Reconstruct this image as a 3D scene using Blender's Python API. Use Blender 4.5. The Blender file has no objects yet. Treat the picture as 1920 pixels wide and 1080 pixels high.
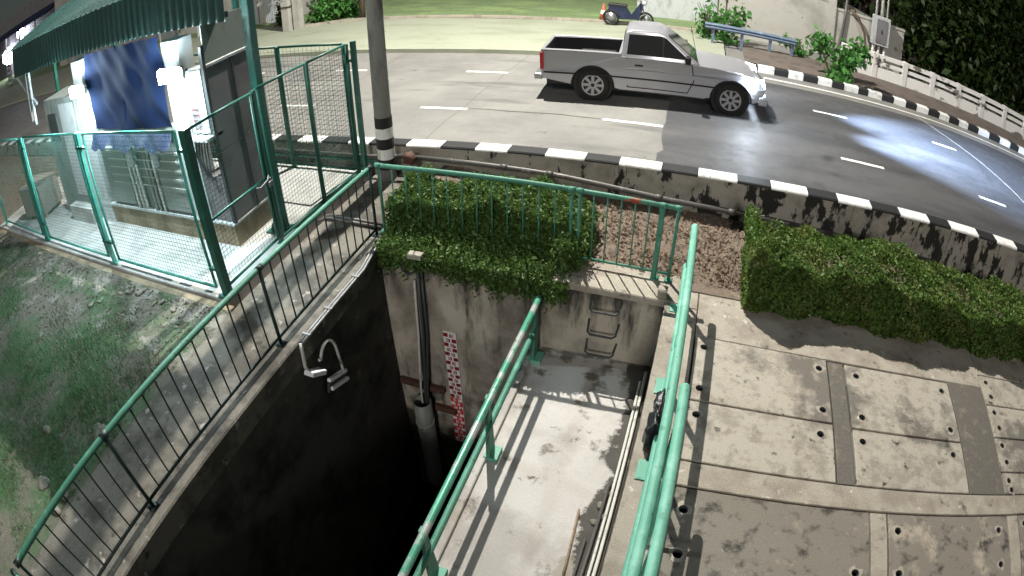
import bpy, math, random
import numpy as np
from mathutils import Vector, Matrix
from mathutils.geometry import tessellate_polygon
random.seed(7); rng = np.random.default_rng(11)
R = math.radians
sc = bpy.context.scene
col = sc.collection

# ------------------------------------------------------------------ camera (wide CCTV lens with barrel distortion)
cd = bpy.data.cameras.new('Camera'); cam = bpy.data.objects.new('Camera', cd); col.objects.link(cam)
cd.type = 'PANO'; cd.sensor_width = 36; cd.sensor_fit = 'HORIZONTAL'; cd.clip_start = .05; cd.clip_end = 1000
COEF = (0.04443494416, 0.00089329711, -7.53620051e-05, 2.63388562e-06)
pc = cd if hasattr(cd, 'panorama_type') else cd.cycles
pc.panorama_type = 'FISHEYE_LENS_POLYNOMIAL'
pc.fisheye_fov = R(180)
pc.fisheye_polynomial_k0 = 0
pc.fisheye_polynomial_k1, pc.fisheye_polynomial_k2, pc.fisheye_polynomial_k3, pc.fisheye_polynomial_k4 = [-k for k in COEF]
right = Vector((0.9513834, 0.3079764, -0.0044888)); up = Vector((-0.1800433, 0.5678861, 0.8031748)); fwd = Vector((-0.249908, 0.763319, -0.5957265))
CAM = Vector((0, 0, 4.7512))
cam.matrix_world = Matrix(((right.x, up.x, -fwd.x, CAM.x), (right.y, up.y, -fwd.y, CAM.y), (right.z, up.z, -fwd.z, CAM.z), (0, 0, 0, 1)))
sc.camera = cam

# ------------------------------------------------------------------ night sky, weak far light from behind the camera, exposure
w = bpy.data.worlds.new('World'); sc.world = w; w.use_nodes = True
wn = w.node_tree.nodes; wl = w.node_tree.links
sky = wn.new('ShaderNodeTexSky'); sky.sky_type = 'NISHITA'; sky.sun_disc = False
sky.sun_elevation = R(27); sky.sun_rotation = R(174)
wl.new(sky.outputs[0], wn['Background'].inputs[0]); wn['Background'].inputs[1].default_value = 0.004
sd = bpy.data.lights.new('Sun', 'SUN'); sd.energy = 0.36; sd.angle = R(6); sd.color = (1, .97, .93)
sun = bpy.data.objects.new('Sun', sd); col.objects.link(sun)
sun.rotation_euler = Vector((-.10, 1, -.52)).to_track_quat('-Z', 'Y').to_euler()
vs = sc.view_settings; vs.view_transform = 'Standard'; vs.look = 'None'; vs.exposure = 1.5; vs.gamma = 1
LAMP_W = 8600          # street lamp
KIOSK_W = 300          # each kiosk lamp
HEAD_W = 22000           # each headlight

# ------------------------------------------------------------------ helpers
class MB:
    def __init__(s): s.v = []; s.f = []
    def add(s, vs, fs):
        n = len(s.v); s.v += [tuple(p) for p in vs]; s.f += [tuple(i + n for i in f) for f in fs]; return s
    def box(s, x0, x1, y0, y1, z0, z1, M=None):
        p = [(x0,y0,z0),(x1,y0,z0),(x1,y1,z0),(x0,y1,z0),(x0,y0,z1),(x1,y0,z1),(x1,y1,z1),(x0,y1,z1)]
        if M is not None: p = [M @ Vector(q) for q in p]
        return s.add(p, [(0,3,2,1),(4,5,6,7),(0,1,5,4),(1,2,6,5),(2,3,7,6),(3,0,4,7)])
    def cbox(s, x0, x1, y0, y1, z0, z1, c=.01, M=None):
        p = [(x0,y0,z0),(x1,y0,z0),(x1,y1,z0),(x0,y1,z0),(x0,y0,z1-c),(x1,y0,z1-c),(x1,y1,z1-c),(x0,y1,z1-c),
             (x0+c,y0+c,z1),(x1-c,y0+c,z1),(x1-c,y1-c,z1),(x0+c,y1-c,z1)]
        if M is not None: p = [M @ Vector(q) for q in p]
        return s.add(p, [(0,3,2,1),(8,9,10,11)] + [(i, (i+1)%4, 4+(i+1)%4, 4+i) for i in range(4)] + [(4+i, 4+(i+1)%4, 8+(i+1)%4, 8+i) for i in range(4)])
    def tube(s, path, r, n=10, caps=True, dome=False):
        path = [Vector(p) for p in path]; k = len(path)
        rs = r if isinstance(r, (list, tuple)) else [r]*k
        if dome:
            d0 = (path[0]-path[1]).normalized(); d1 = (path[-1]-path[-2]).normalized()
            path = [path[0]+d0*rs[0]*.8, path[0]+d0*rs[0]*.45] + path + [path[-1]+d1*rs[-1]*.45, path[-1]+d1*rs[-1]*.8]
            rs = [rs[0]*.45, rs[0]*.85] + list(rs) + [rs[-1]*.85, rs[-1]*.45]; k += 4
        vs = []; pu = None
        for i, p in enumerate(path):
            t = (path[min(i+1, k-1)] - path[max(i-1, 0)]).normalized()
            if pu is None: pu = t.orthogonal().normalized()
            u = (pu - t*pu.dot(t)); u = u.normalized() if u.length > 1e-6 else t.orthogonal().normalized(); pu = u
            b = t.cross(u)
            for j in range(n):
                a = 2*math.pi*j/n; vs.append(p + (u*math.cos(a) + b*math.sin(a))*rs[i])
        fs = [(i*n+j, i*n+(j+1)%n, (i+1)*n+(j+1)%n, (i+1)*n+j) for i in range(k-1) for j in range(n)]
        if caps: fs += [tuple(range(n-1, -1, -1)), tuple((k-1)*n + j for j in range(n))]
        return s.add(vs, fs)
    def prism(s, poly, axis, a, b):
        """poly: list of 2D points (other two axes in order), extruded along axis from a to b"""
        def P(q, t): return {'x': (t, q[0], q[1]), 'y': (q[0], t, q[1]), 'z': (q[0], q[1], t)}[axis]
        n = len(poly)
        return s.add([P(q, a) for q in poly] + [P(q, b) for q in poly], [tuple(range(n-1, -1, -1)), tuple(range(n, 2*n))] + [(i, (i+1)%n, n+(i+1)%n, n+i) for i in range(n)])
    def mesh(s, name, off=(0,0,0), smooth=False):
        me = bpy.data.meshes.new(name); o = Vector(off)
        me.from_pydata([tuple(Vector(p) - o) for p in s.v], [], s.f); me.validate(); 
        import bmesh
        bm = bmesh.new(); bm.from_mesh(me); bmesh.ops.recalc_face_normals(bm, faces=bm.faces); bm.to_mesh(me); bm.free()
        if smooth:
            for p in me.polygons: p.use_smooth = True
        return me
def wloc(o):
    v = Vector(o.location)
    while o.parent: o = o.parent; v += Vector(o.location)
    return v
def link(name, me, mat, parent=None, loc=None, kind=None):
    o = bpy.data.objects.new(name, me); col.objects.link(o)
    if mat is not None and me is not None and not me.materials: me.materials.append(mat)
    o.parent = parent
    if loc is not None: o.location = loc
    if kind: o['kind'] = kind
    return o
def part(name, mb, mat, parent, smooth=False, kind=None):
    """world-coordinate geometry as a child of parent (parents carry no rotation)"""
    return link(name, mb.mesh(name, wloc(parent), smooth), mat, parent, (0,0,0), kind)
def tag(o, label, cat, group=None):
    o['label'] = label; o['category'] = cat
    if group: o['group'] = group
    return o
def thing(name, label, cat, loc=(0,0,0), group=None):
    o = bpy.data.objects.new(name, None); col.objects.link(o); o.location = loc; o.empty_display_size = .1
    return tag(o, label, cat, group)
def solo(name, mb, mat, label, cat, group=None, smooth=False, loc=None):
    if loc is None:
        a = np.array(mb.v); loc = (a[:,0].mean(), a[:,1].mean(), a[:,2].min())
    return tag(link(name, mb.mesh(name, loc, smooth), mat, None, loc), label, cat, group)
def struct(name, mb, mat, smooth=False):
    return link(name, mb.mesh(name, (0,0,0), smooth), mat, None, None, 'structure')
def arc(c, r, a0, a1, n, plane='yz'):
    out = []
    for i in range(n+1):
        a = R(a0 + (a1-a0)*i/n); u, v = r*math.cos(a), r*math.sin(a)
        out.append((c[0], c[1]+u, c[2]+v) if plane == 'yz' else ((c[0]+u, c[1], c[2]+v) if plane == 'xz' else (c[0]+u, c[1]+v, c[2])))
    return out
def fastmesh(name, V, F):
    """V (n,3), F (m,k) arrays"""
    me = bpy.data.meshes.new(name); k = F.shape[1]
    me.vertices.add(len(V)); me.vertices.foreach_set('co', V.astype(np.float32).ravel())
    me.loops.add(F.size); me.loops.foreach_set('vertex_index', F.astype(np.int32).ravel())
    me.polygons.add(len(F)); me.polygons.foreach_set('loop_start', np.arange(0, F.size, k, dtype=np.int32))
    me.update(calc_edges=True); me.validate(); return me

# ------------------------------------------------------------------ materials
def nmat(name):
    m = bpy.data.materials.new(name); m.use_nodes = True
    return m, m.node_tree.nodes, m.node_tree.links, m.node_tree.nodes['Principled BSDF']
def c4(c): return (c[0], c[1], c[2], 1)
def noise(n, l, vec, scale, detail=6, rough=.6, stretch=None, off=0):
    t = n.new('ShaderNodeTexNoise'); t.inputs['Scale'].default_value = scale; t.inputs['Detail'].default_value = detail; t.inputs['Roughness'].default_value = rough
    mp = n.new('ShaderNodeMapping'); mp.inputs['Scale'].default_value = stretch or (1,1,1); mp.inputs['Location'].default_value = (off, off*.7, off*1.3)
    l.new(vec, mp.inputs[0]); l.new(mp.outputs[0], t.inputs['Vector']); return t.outputs['Fac']
def mrange(n, l, val, a, b, lo=0., hi=1.):
    t = n.new('ShaderNodeMapRange'); t.clamp = True; l.new(val, t.inputs[0])
    t.inputs[1].default_value, t.inputs[2].default_value, t.inputs[3].default_value, t.inputs[4].default_value = a, b, lo, hi
    return t.outputs[0]
def math2(n, l, op, a, b):
    t = n.new('ShaderNodeMath'); t.operation = op
    for i, v in enumerate((a, b)):
        if isinstance(v, (int, float)): t.inputs[i].default_value = v
        else: l.new(v, t.inputs[i])
    return t.outputs[0]
def mixc(n, l, f, a, b, mode='MIX'):
    t = n.new('ShaderNodeMix'); t.data_type = 'RGBA'; t.blend_type = mode
    if isinstance(f, (int, float)): t.inputs[0].default_value = f
    else: l.new(f, t.inputs[0])
    for i, v in ((6, a), (7, b)):
        if isinstance(v, tuple): t.inputs[i].default_value = c4(v)
        else: l.new(v, t.inputs[i])
    return t.outputs[2]
def surf(name, base, rough=.85, metal=0., layers=(), grain=.25, gscale=60, bump=.3, bscale=None, spec=.3, rvar=0.):
    """layers: (colour, scale, lo, hi, stretch, edge) ; edge=(axis, a, b, gain) raises the layer cover towards b"""
    m, n, l, b = nmat(name)
    geo = n.new('ShaderNodeNewGeometry'); pos = geo.outputs['Position']
    sep = n.new('ShaderNodeSeparateXYZ'); l.new(pos, sep.inputs[0])
    cur = base
    g = noise(n, l, pos, gscale, 4, .7)
    gm = mrange(n, l, g, .25, .75, 1-grain, 1+grain)
    k = 0
    for L in layers:
        c, s, lo, hi = L[:4]; st = L[4] if len(L) > 4 else None; ed = L[5] if len(L) > 5 else None
        k += 1
        f = noise(n, l, pos, s, 8, .62, st, 13.7*k + len(name))
        if ed:
            e = mrange(n, l, sep.outputs['XYZ'.index(ed[0].upper())], ed[1], ed[2], 0, ed[3])
            f = math2(n, l, 'ADD', f, e)
        f = mrange(n, l, f, lo, hi)
        cur = mixc(n, l, f, cur, c)
    cc = n.new('ShaderNodeCombineColor'); 
    for i in range(3): l.new(gm, cc.inputs[i])
    cur = mixc(n, l, 1.0, cur, cc.outputs[0], 'MULTIPLY')
    l.new(cur, b.inputs['Base Color'])
    b.inputs['Roughness'].default_value = rough; b.inputs['Metallic'].default_value = metal
    b.inputs['Specular IOR Level'].default_value = spec
    if rvar:
        rv = mrange(n, l, noise(n, l, pos, 3.0, 5), .3, .7, rough-rvar, rough+rvar); l.new(rv, b.inputs['Roughness'])
    if bump:
        bp = n.new('ShaderNodeBump'); bp.inputs['Strength'].default_value = bump; bp.inputs['Distance'].default_value = .01
        bn = noise(n, l, pos, bscale or gscale*.6, 6, .7); l.new(bn, bp.inputs['Height']); l.new(bp.outputs[0], b.inputs['Normal'])
    return m
def emit(name, colr, s):
    m, n, l, b = nmat(name)
    b.inputs['Base Color'].default_value = c4(colr); b.inputs['Emission Color'].default_value = c4(colr); b.inputs['Emission Strength'].default_value = s
    return m
def leafmat(name, a, bcol, c, rough=.5):
    m, n, l, b = nmat(name)
    geo = n.new('ShaderNodeNewGeometry'); pos = geo.outputs['Position']
    f = mrange(n, l, noise(n, l, pos, 38, 3), .35, .65); cur = mixc(n, l, f, a, bcol)
    f2 = mrange(n, l, noise(n, l, pos, 2.2, 4, .6, None, 5), .5, .72); cur = mixc(n, l, f2, cur, c)
    l.new(cur, b.inputs['Base Color']); b.inputs['Roughness'].default_value = rough; b.inputs['Specular IOR Level'].default_value = .25
    try:
        tr = n.new('ShaderNodeBsdfTranslucent'); l.new(cur, tr.inputs[0]); mx = n.new('ShaderNodeMixShader'); mx.inputs[0].default_value = .3
        l.new(b.outputs[0], mx.inputs[1]); l.new(tr.outputs[0], mx.inputs[2]); l.new(mx.outputs[0], n['Material Output'].inputs[0])
    except Exception: pass
    return m
DK = (.035,.032,.028)
M = {}
M['coping'] = surf('coping concrete', (.34,.305,.25), layers=[((.25,.215,.175), 2.2, .45,.62), ((.12,.105,.09), 5, .58,.70), ((.5,.46,.4), 9, .63,.7)], grain=.4, gscale=75, bump=.5)
M['slab'] = surf('cover slab concrete', (.365,.33,.275), layers=[((.265,.238,.195), 5, .48,.62), ((.15,.135,.115), 1.15, .515,.60), ((.26,.225,.185), 6, .56,.63), ((.06,.054,.046), 5.5, .62,.69)], grain=.4, gscale=90, bump=.5)
M['slabdark'] = surf('weathered cover slab concrete', (.20,.18,.15), layers=[((.36,.31,.245), 1.0, .55,.62), ((.055,.05,.044), 4.5, .52,.66), ((.3,.27,.225), 9, .64,.7)], grain=.5, gscale=110, bump=.6)
M['infill'] = surf('dark infill', (.12,.108,.092), layers=[((.22,.19,.15), 6, .55,.75)], grain=.4)
M['joint'] = surf('joint dirt', (.02,.018,.015), grain=.3, bump=0)
M['walk'] = surf('walkway concrete', (.15,.135,.112), layers=[((.07,.063,.053), 1.8, .46,.6), ((.30,.275,.235), 5, .61,.68), ((.04,.037,.03), 4, .58,.68)], grain=.55, gscale=80, bump=.5)
M['pitwall'] = surf('stained pit concrete', (.42,.375,.31), layers=[((.17,.15,.12), 1.1, .42,.62, (1,1,.7)), ((.045,.041,.036), 1.6, .52,.70, (2.6,2.6,.55), ('z', -.9, .1, .20)), ((.07,.06,.048), 1.3, .62,.75, None, ('z', -2.4, -5.2, .45))], grain=.3, bump=.4)  # last layer darkens the wall towards the bottom
M['pitshade'] = surf('damp pit wall', (.07,.065,.056), layers=[((.02,.02,.017), 1.4, .45,.65), ((.16,.15,.13), 3, .64,.75)], grain=.4)  # lack of light on these walls is put into the dark colour
M['ledge'] = surf('ledge screed', (.43,.405,.38), rough=.7, layers=[((.31,.285,.26), .8, .46,.60), ((.27,.24,.20), .9, .63,.66, None, ('y', 4.0, 2.7, .10)), ((.06,.054,.045), 1.8, .64,.69, None, ('x', -.46, -.10, .36)), ((.14,.125,.10), 3.4, .60,.70, None, ('y', 5.6, 6.3, .16))], grain=.16, gscale=70, bump=.3, rvar=.12)  # last layer spreads darker patches towards the far wall
M['retain'] = surf('mossy retaining wall', (.31,.285,.24), layers=[((.20,.18,.15), 3, .45,.65), ((.02,.019,.016), 2.3, .585,.63, (1.9,1.9,.9), ('x', -1.8, 1.6, .10)), ((.03,.028,.024), 9, .66,.72, (1.5,1.5,.10))], grain=.35, bump=.5)
M['white'] = surf('white kerb paint', (.78,.77,.74), rough=.6, layers=[((.50,.48,.44), 5, .5,.68), ((.16,.15,.13), 12, .66,.70)], grain=.18, bump=.3)
M['black'] = surf('black kerb paint', (.022,.022,.023), rough=.55, layers=[((.12,.11,.1), 11, .64,.75)], grain=.2, bump=.2)
M['road'] = surf('road surface', (.165,.16,.15), rough=.62, layers=[((.205,.198,.182), .5, .42,.6), ((.11,.108,.103), .9, .56,.70, (.35,2.0,1)), ((.235,.225,.205), 3.5, .62,.72, (.25,1.2,1)), ((.09,.088,.083), 2.2, .64,.70)], grain=.25, gscale=130, bump=.25, rvar=.1)
M['asphalt'] = surf('asphalt', (.06,.06,.063), rough=.55, layers=[((.095,.093,.094), .45, .45,.6, (.35,1.5,1)), ((.04,.04,.042), 1.2, .6,.72)], grain=.5, gscale=150, bump=.45, rvar=.12)
M['mark'] = surf('road marking paint', (.74,.73,.68), rough=.5, layers=[((.35,.34,.32), 14, .6,.72)], grain=.15, bump=.1)
M['green'] = surf('green railing paint', (.05,.19,.128), rough=.58, layers=[((.10,.30,.22), 4, .55,.7), ((.03,.11,.075), 14, .58,.66), ((.22,.34,.28), 23, .66,.69), ((.10,.06,.035), 17, .72,.77)], grain=.15, gscale=120, bump=.12, spec=.5)
M['green2'] = surf('faded mint railing paint', (.115,.34,.245), rough=.6, layers=[((.21,.46,.36), 3, .5,.66), ((.06,.22,.155), 9, .60,.68), ((.12,.08,.05), 21, .73,.78)], grain=.15, gscale=120, bump=.12, spec=.5)
M['shadegreen'] = surf('grimy dark green paint', (.008,.022,.018), rough=.5, layers=[((.02,.05,.04), 8, .58,.7)], grain=.2, gscale=120, bump=.1, spec=.4)  # shade on backlit posts and balusters is put into this colour
M['dgreen'] = surf('dark green fence paint', (.012,.10,.072), rough=.45, layers=[((.03,.16,.12), 6, .55,.7)], grain=.2, gscale=120, bump=.1, spec=.5)
M['wire'] = surf('coated fence wire', (.07,.20,.17), rough=.5, grain=.1, bump=0)
M['galv'] = surf('galvanised pipe', (.20,.20,.20), rough=.55, metal=.4, layers=[((.14,.13,.12), 7, .55,.68)], grain=.2, bump=.1)
M['darkpipe'] = surf('weathered dark pipe', (.10,.095,.09), rough=.5, metal=.3, layers=[((.28,.26,.24), 6, .6,.7), ((.09,.05,.03), 9, .6,.7)], grain=.3, bump=.2)
M['pvc'] = surf('grey pvc pipe', (.24,.245,.225), rough=.5, layers=[((.12,.11,.09), 4, .52,.68, (1,1,.4))], grain=.15, bump=.1)
M['pvcw'] = surf('pale conduit', (.55,.54,.5), rough=.45, layers=[((.3,.28,.24), 6, .55,.7)], grain=.15, bump=.05)
M['rust'] = surf('rusty steel', (.10,.05,.032), rough=.8, layers=[((.05,.03,.024), 9, .5,.65), ((.19,.10,.06), 14, .6,.7)], grain=.4, bump=.4)
M['gwhite'] = surf('gauge white', (.72,.68,.66), rough=.5, layers=[((.4,.34,.3), 5, .6,.75)], grain=.1, bump=0)
M['gred'] = surf('gauge red', (.50,.022,.032), rough=.5, layers=[((.28,.02,.02), 7, .55,.7)], grain=.1, bump=0)
M['gmaroon'] = surf('gauge maroon', (.20,.012,.02), rough=.5, grain=.1, bump=0)
M['gdigit'] = surf('gauge print', (.10,.09,.09), rough=.5, grain=.1, bump=0)
M['soil'] = surf('dry soil', (.17,.13,.10), rough=.95, layers=[((.085,.065,.05), 6, .48,.62), ((.28,.225,.18), 11, .6,.7)], grain=.5, gscale=50, bump=1.0)
M['lawnsoil'] = surf('thin lawn soil', (.12,.11,.085), rough=.95, layers=[((.055,.095,.045), 1.0, .42,.58), ((.20,.19,.165), 2.4, .62,.71, None, ('y', 2.2, 4.3, .16)), ((.045,.04,.03), 7, .55,.66)], grain=.55, gscale=45, bump=1.0)
M['floor'] = surf('compound floor concrete', (.42,.42,.40), rough=.7, layers=[((.26,.26,.24), 1.4, .48,.65), ((.15,.14,.12), 4, .64,.75)], grain=.15)
M['pole'] = surf('spun concrete pole', (.27,.262,.25), layers=[((.12,.115,.11), 3, .5,.7, (1,1,.3))], grain=.2, bump=.3)
M['farpave'] = surf('far pavement concrete', (.275,.29,.22), layers=[((.22,.24,.17), 1.1, .5,.68, (.4,1.2,1)), ((.14,.14,.12), 5, .62,.75)], grain=.25)  # green cast of the light over there is tinted into this colour
M['farwall'] = surf('far rendered wall', (.36,.345,.31), layers=[((.26,.25,.22), 1.0, .5,.65), ((.09,.085,.075), 3.2, .66,.73)], grain=.2)
M['parapet'] = surf('flaking white parapet', (.62,.60,.575), layers=[((.15,.13,.115), 1.3, .585,.62, None, ('z', 1.25, .9, .10))], grain=.15, bump=.4)
M['sidewalk'] = surf('brown sidewalk', (.13,.105,.09), layers=[((.08,.068,.06), 2, .5,.65)], grain=.4)
M['roofg'] = surf('green corrugated sheet', (.024,.066,.06), rough=.45, layers=[((.036,.09,.08), 1.5, .5,.68), ((.018,.035,.033), 5, .62,.72)], grain=.12, bump=.05, spec=.5)
M['kwhite'] = surf('kiosk white panel', (.40,.42,.42), rough=.45, layers=[((.28,.28,.27), 4, .52,.68, (1,1,.4)), ((.15,.14,.12), 8, .64,.7)], grain=.08, bump=.05)
M['kgrey'] = surf('kiosk grey board', (.16,.15,.155), rough=.6, layers=[((.11,.10,.105), 2, .5,.7)], grain=.12, bump=.1)
M['kdark'] = surf('kiosk dark steel', (.05,.055,.055), rough=.5, grain=.15, bump=.1)
M['kgreen'] = surf('grey green cabinet', (.21,.235,.215), rough=.5, layers=[((.12,.13,.12), 2.5, .52,.7, (1,1,.4))], grain=.12, bump=.1)
M['plinth'] = surf('stained plinth render', (.26,.21,.14), layers=[((.13,.10,.065), 2.5, .45,.65, (1,1,.5)), ((.36,.32,.25), 6, .6,.72)], grain=.3, bump=.4)
M['tarp'] = surf('blue tarpaulin', (.0045,.0095,.028), rough=.9, layers=[((.006,.012,.034), 2, .45,.65, (2,2,.5)), ((.004,.009,.03), 5, .6,.72, (2,2,.4))], grain=.08, gscale=200, bump=.15, spec=.08)
M['navy'] = surf('dark navy cloth', (.012,.018,.045), rough=.7, layers=[((.025,.035,.075), 5, .5,.68)], grain=.15, bump=.2)
M['cloth'] = surf('black plastic bag', (.012,.012,.014), rough=.4, grain=.2, bump=.3, spec=.5)
M['water'] = surf('dark pit water', (.006,.007,.006), rough=.12, grain=.2, bump=.1, bscale=3, spec=.5)
M['stone'] = surf('pale stone', (.19,.17,.14), layers=[((.16,.145,.12), 8, .5,.65)], grain=.3, bump=.5)
M['wood'] = surf('old timber', (.26,.19,.12), layers=[((.12,.085,.055), 6, .5,.65)], grain=.3)
M['bark'] = surf('bark', (.10,.068,.05), layers=[((.05,.036,.028), 6, .5,.65, (1,1,.3))], grain=.4, bump=.8)
M['hedge'] = leafmat('hedge leaves', (.03,.07,.016), (.13,.21,.05), (.075,.135,.03))
M['hedge2'] = leafmat('long hedge leaves', (.04,.09,.018), (.14,.22,.045), (.18,.21,.06))
M['grass'] = leafmat('grass blades', (.045,.15,.05), (.10,.24,.08), (.13,.16,.075), .7)
M['tree'] = leafmat('dark tree leaves', (.010,.024,.005), (.032,.055,.010), (.02,.038,.007))
M['shrub'] = leafmat('shrub leaves', (.03,.11,.02), (.10,.26,.06), (.06,.18,.04))
M['dryleaf'] = leafmat('dry leaves', (.17,.115,.08), (.33,.26,.19), (.12,.08,.06), .8)
M['body'] = surf('silver vehicle paint', (.38,.375,.395), rough=.28, metal=.45, grain=.02, bump=0, spec=.6)
M['trim'] = surf('black vehicle trim', (.015,.015,.016), rough=.5, grain=.1, bump=0)
M['tyre'] = surf('tyre rubber', (.018,.018,.018), rough=.8, grain=.2, bump=.2)
M['rim'] = surf('alloy rim', (.35,.35,.36), rough=.35, metal=.8, grain=.05, bump=0)
M['cone'] = surf('orange cone', (.40,.09,.05), rough=.5, grain=.05, bump=0)
M['bluerail'] = surf('blue guard rail', (.10,.135,.19), rough=.5, layers=[((.2,.26,.33), 5, .55,.7)], grain=.1, bump=0)
mg, n_, l_, b_ = nmat('vehicle glass'); b_.inputs['Base Color'].default_value = (.012,.014,.016,1); b_.inputs['Roughness'].default_value = .06; b_.inputs['Specular IOR Level'].default_value = .8
M['glass'] = mg
M['lens'] = emit('headlight lens', (.75,.87,1), 120)
M['klamp'] = emit('kiosk lamp tube', (.78,.93,1), 45)
M['slamp'] = emit('street lamp lens', (1,.95,.8), 60)
M['shop'] = emit('far shop globe', (.8,.85,1), 9)
M['tail'] = surf('tail light red', (.35,.02,.02), rough=.25, grain=.02, bump=0)

# ------------------------------------------------------------------ levels
def zr(x):   # road surface: climbs gently towards the bridge
    return float(np.interp(x, [-90,-20,-7.5,-5,0,5,8,14,40,90], [.0,.28,.42,.50,.69,.82,.88,.93,1.0,1.0]))
KY = 8.95    # kerb face
FY = 6.40    # far wall of the pit
LX = -4.15   # left wall of the pit
RX = 0.02    # right wall of the pit
LZ = -1.18   # ledge level

# ------------------------------------------------------------------ ground (one sheet with the pit left open)
mb = MB()
def gq(x0, x1, y0, y1, z=-.14): mb.add([(x0,y0,z),(x1,y0,z),(x1,y1,z),(x0,y1,z)], [(0,1,2,3)])
gq(-120, LX-.2, -40, FY+.2); gq(RX+.2, 120, -40, FY+.2); gq(-120, 120, FY+.2, KY-.15); gq(LX-.2, RX+.2, -40, -1.0)
struct('ground', mb, M['soil'])
# planting soil rising to the wall
xs = np.linspace(-4.2, 12, 66); ys = np.linspace(6.75, KY+.02, 14)
V = []; 
for y in ys:
    for x in xs:
        t = (y-6.75)/2.2; h = .012 + .17*t*np.clip((-2.2-x)/2.0, 0, 1) + .05*t + .025*math.sin(x*5.1+y*3)*math.sin(y*6.3-x*2.2)*min(1, t*6)
        V.append((x, y, h))
nx = len(xs); F = [(j*nx+i, j*nx+i+1, (j+1)*nx+i+1, (j+1)*nx+i) for j in range(len(ys)-1) for i in range(nx-1)]
struct('planting_soil', MB().add(V, F), M['soil'], True)
# lawn on the left
xs = np.linspace(-30, -5.55, 90); ys = np.linspace(-6, 4.38, 44); V = []
for y in ys:
    for x in xs:
        h = -.012 + .03*math.sin(x*1.7+y)*math.sin(y*2.1-x*.6) + .012*math.sin(x*7+y*5.2)
        h *= min(1, (-5.55-x)/.4); h = h*min(1, (4.38-y)/.3+.2)
        V.append((x, y, h))
nx = len(xs); F = [(j*nx+i, j*nx+i+1, (j+1)*nx+i+1, (j+1)*nx+i) for j in range(len(ys)-1) for i in range(nx-1)]
struct('lawn', MB().add(V, F), M['lawnsoil'], True)
# compound floor and its front step
struct('compound_floor', MB().cbox(-16, -5.72, 4.52, KY-.05, -.2, .05, .012), M['floor'])
struct('compound_step', MB().cbox(-16, -5.60, 4.36, 4.505, -.2, .0, .012), M['plinth'])
# walkway on the left of the pit
struct('walkway', MB().cbox(-5.56, LX-.17, -6, KY-.06, -.25, .0, .015), M['walk'])
struct('walkway_coping', MB().cbox(LX-.155, LX, -6, FY-.02, -.3, .05, .02), M['walk'])

# ------------------------------------------------------------------ pit
struct('pit_left_wall', MB().box(LX-.3, LX-.004, -6, FY-.004, -6.4, -.302), M['pitshade'])
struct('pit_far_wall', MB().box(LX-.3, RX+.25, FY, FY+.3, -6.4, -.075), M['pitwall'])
struct('pit_far_coping', MB().cbox(-4.13, RX+.2, FY-.02, FY+.62, -.07, .03, .015), M['coping'])
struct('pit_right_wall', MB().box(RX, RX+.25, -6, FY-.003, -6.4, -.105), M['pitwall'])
struct('pit_back_wall', MB().box(LX+.002, RX-.002, -1.1, -.62, -6.4, -.001), M['pitshade'])
struct('pit_water', MB().add([(LX,-.62,-5.9),(RX,-.62,-5.9),(RX,FY,-5.9),(LX,FY,-5.9)], [(0,1,2,3)]), M['water'])
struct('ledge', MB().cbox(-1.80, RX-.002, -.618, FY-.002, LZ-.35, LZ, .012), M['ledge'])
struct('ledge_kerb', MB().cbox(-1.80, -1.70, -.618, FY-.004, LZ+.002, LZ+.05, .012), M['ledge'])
struct('pit_divider', MB().box(-1.76, -1.55, -.618, FY-.005, -6.4, LZ-.352), M['pitshade'])

# ------------------------------------------------------------------ deck of cover slabs on the right
deck = struct('deck', MB().add([(RX+.01,-6,-.07),(14,-6,-.07),(14,6.9,-.07),(RX+.01,6.9,-.07)], [(0,1,2,3)]), M['joint'])
def deckpiece(name, x0, x1, y0, y1, mat, z=0.): return part(name, MB().cbox(x0, x1, y0, y1, -.1, z, .008), mat, deck)
g = .012
deckpiece('edge_beam', RX+.005, .49-g, -6, FY-.03, M['coping'])
deckpiece('cross_beam', .49, 14, 3.505+g, 3.84-g, M['coping'], .002)
deckpiece('joint_strip', 2.325+g, 2.58-g, 3.84, 5.83-g, M['infill'], -.004)
deckpiece('joint_strip', 4.41+g, 5.18-g, 3.84, 6.09, M['infill'], -.004)
deckpiece('joint_strip', 2.742+g, 2.985-g, -1, 3.505-g, M['coping'], 0)
deckpiece('joint_strip', 5.16+g, 5.42-g, -1, 3.505-g, M['coping'], 0)
deckpiece('apron', .49, 5.18, 5.83+g, 6.92, M['coping'], -.002)
deckpiece('apron', 5.18+g, 14, 6.12+g, 6.92, M['coping'], -.002)
deckpiece('apron', RX+.21, .49-g, FY-.015, 6.92, M['coping'], -.004)
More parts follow.
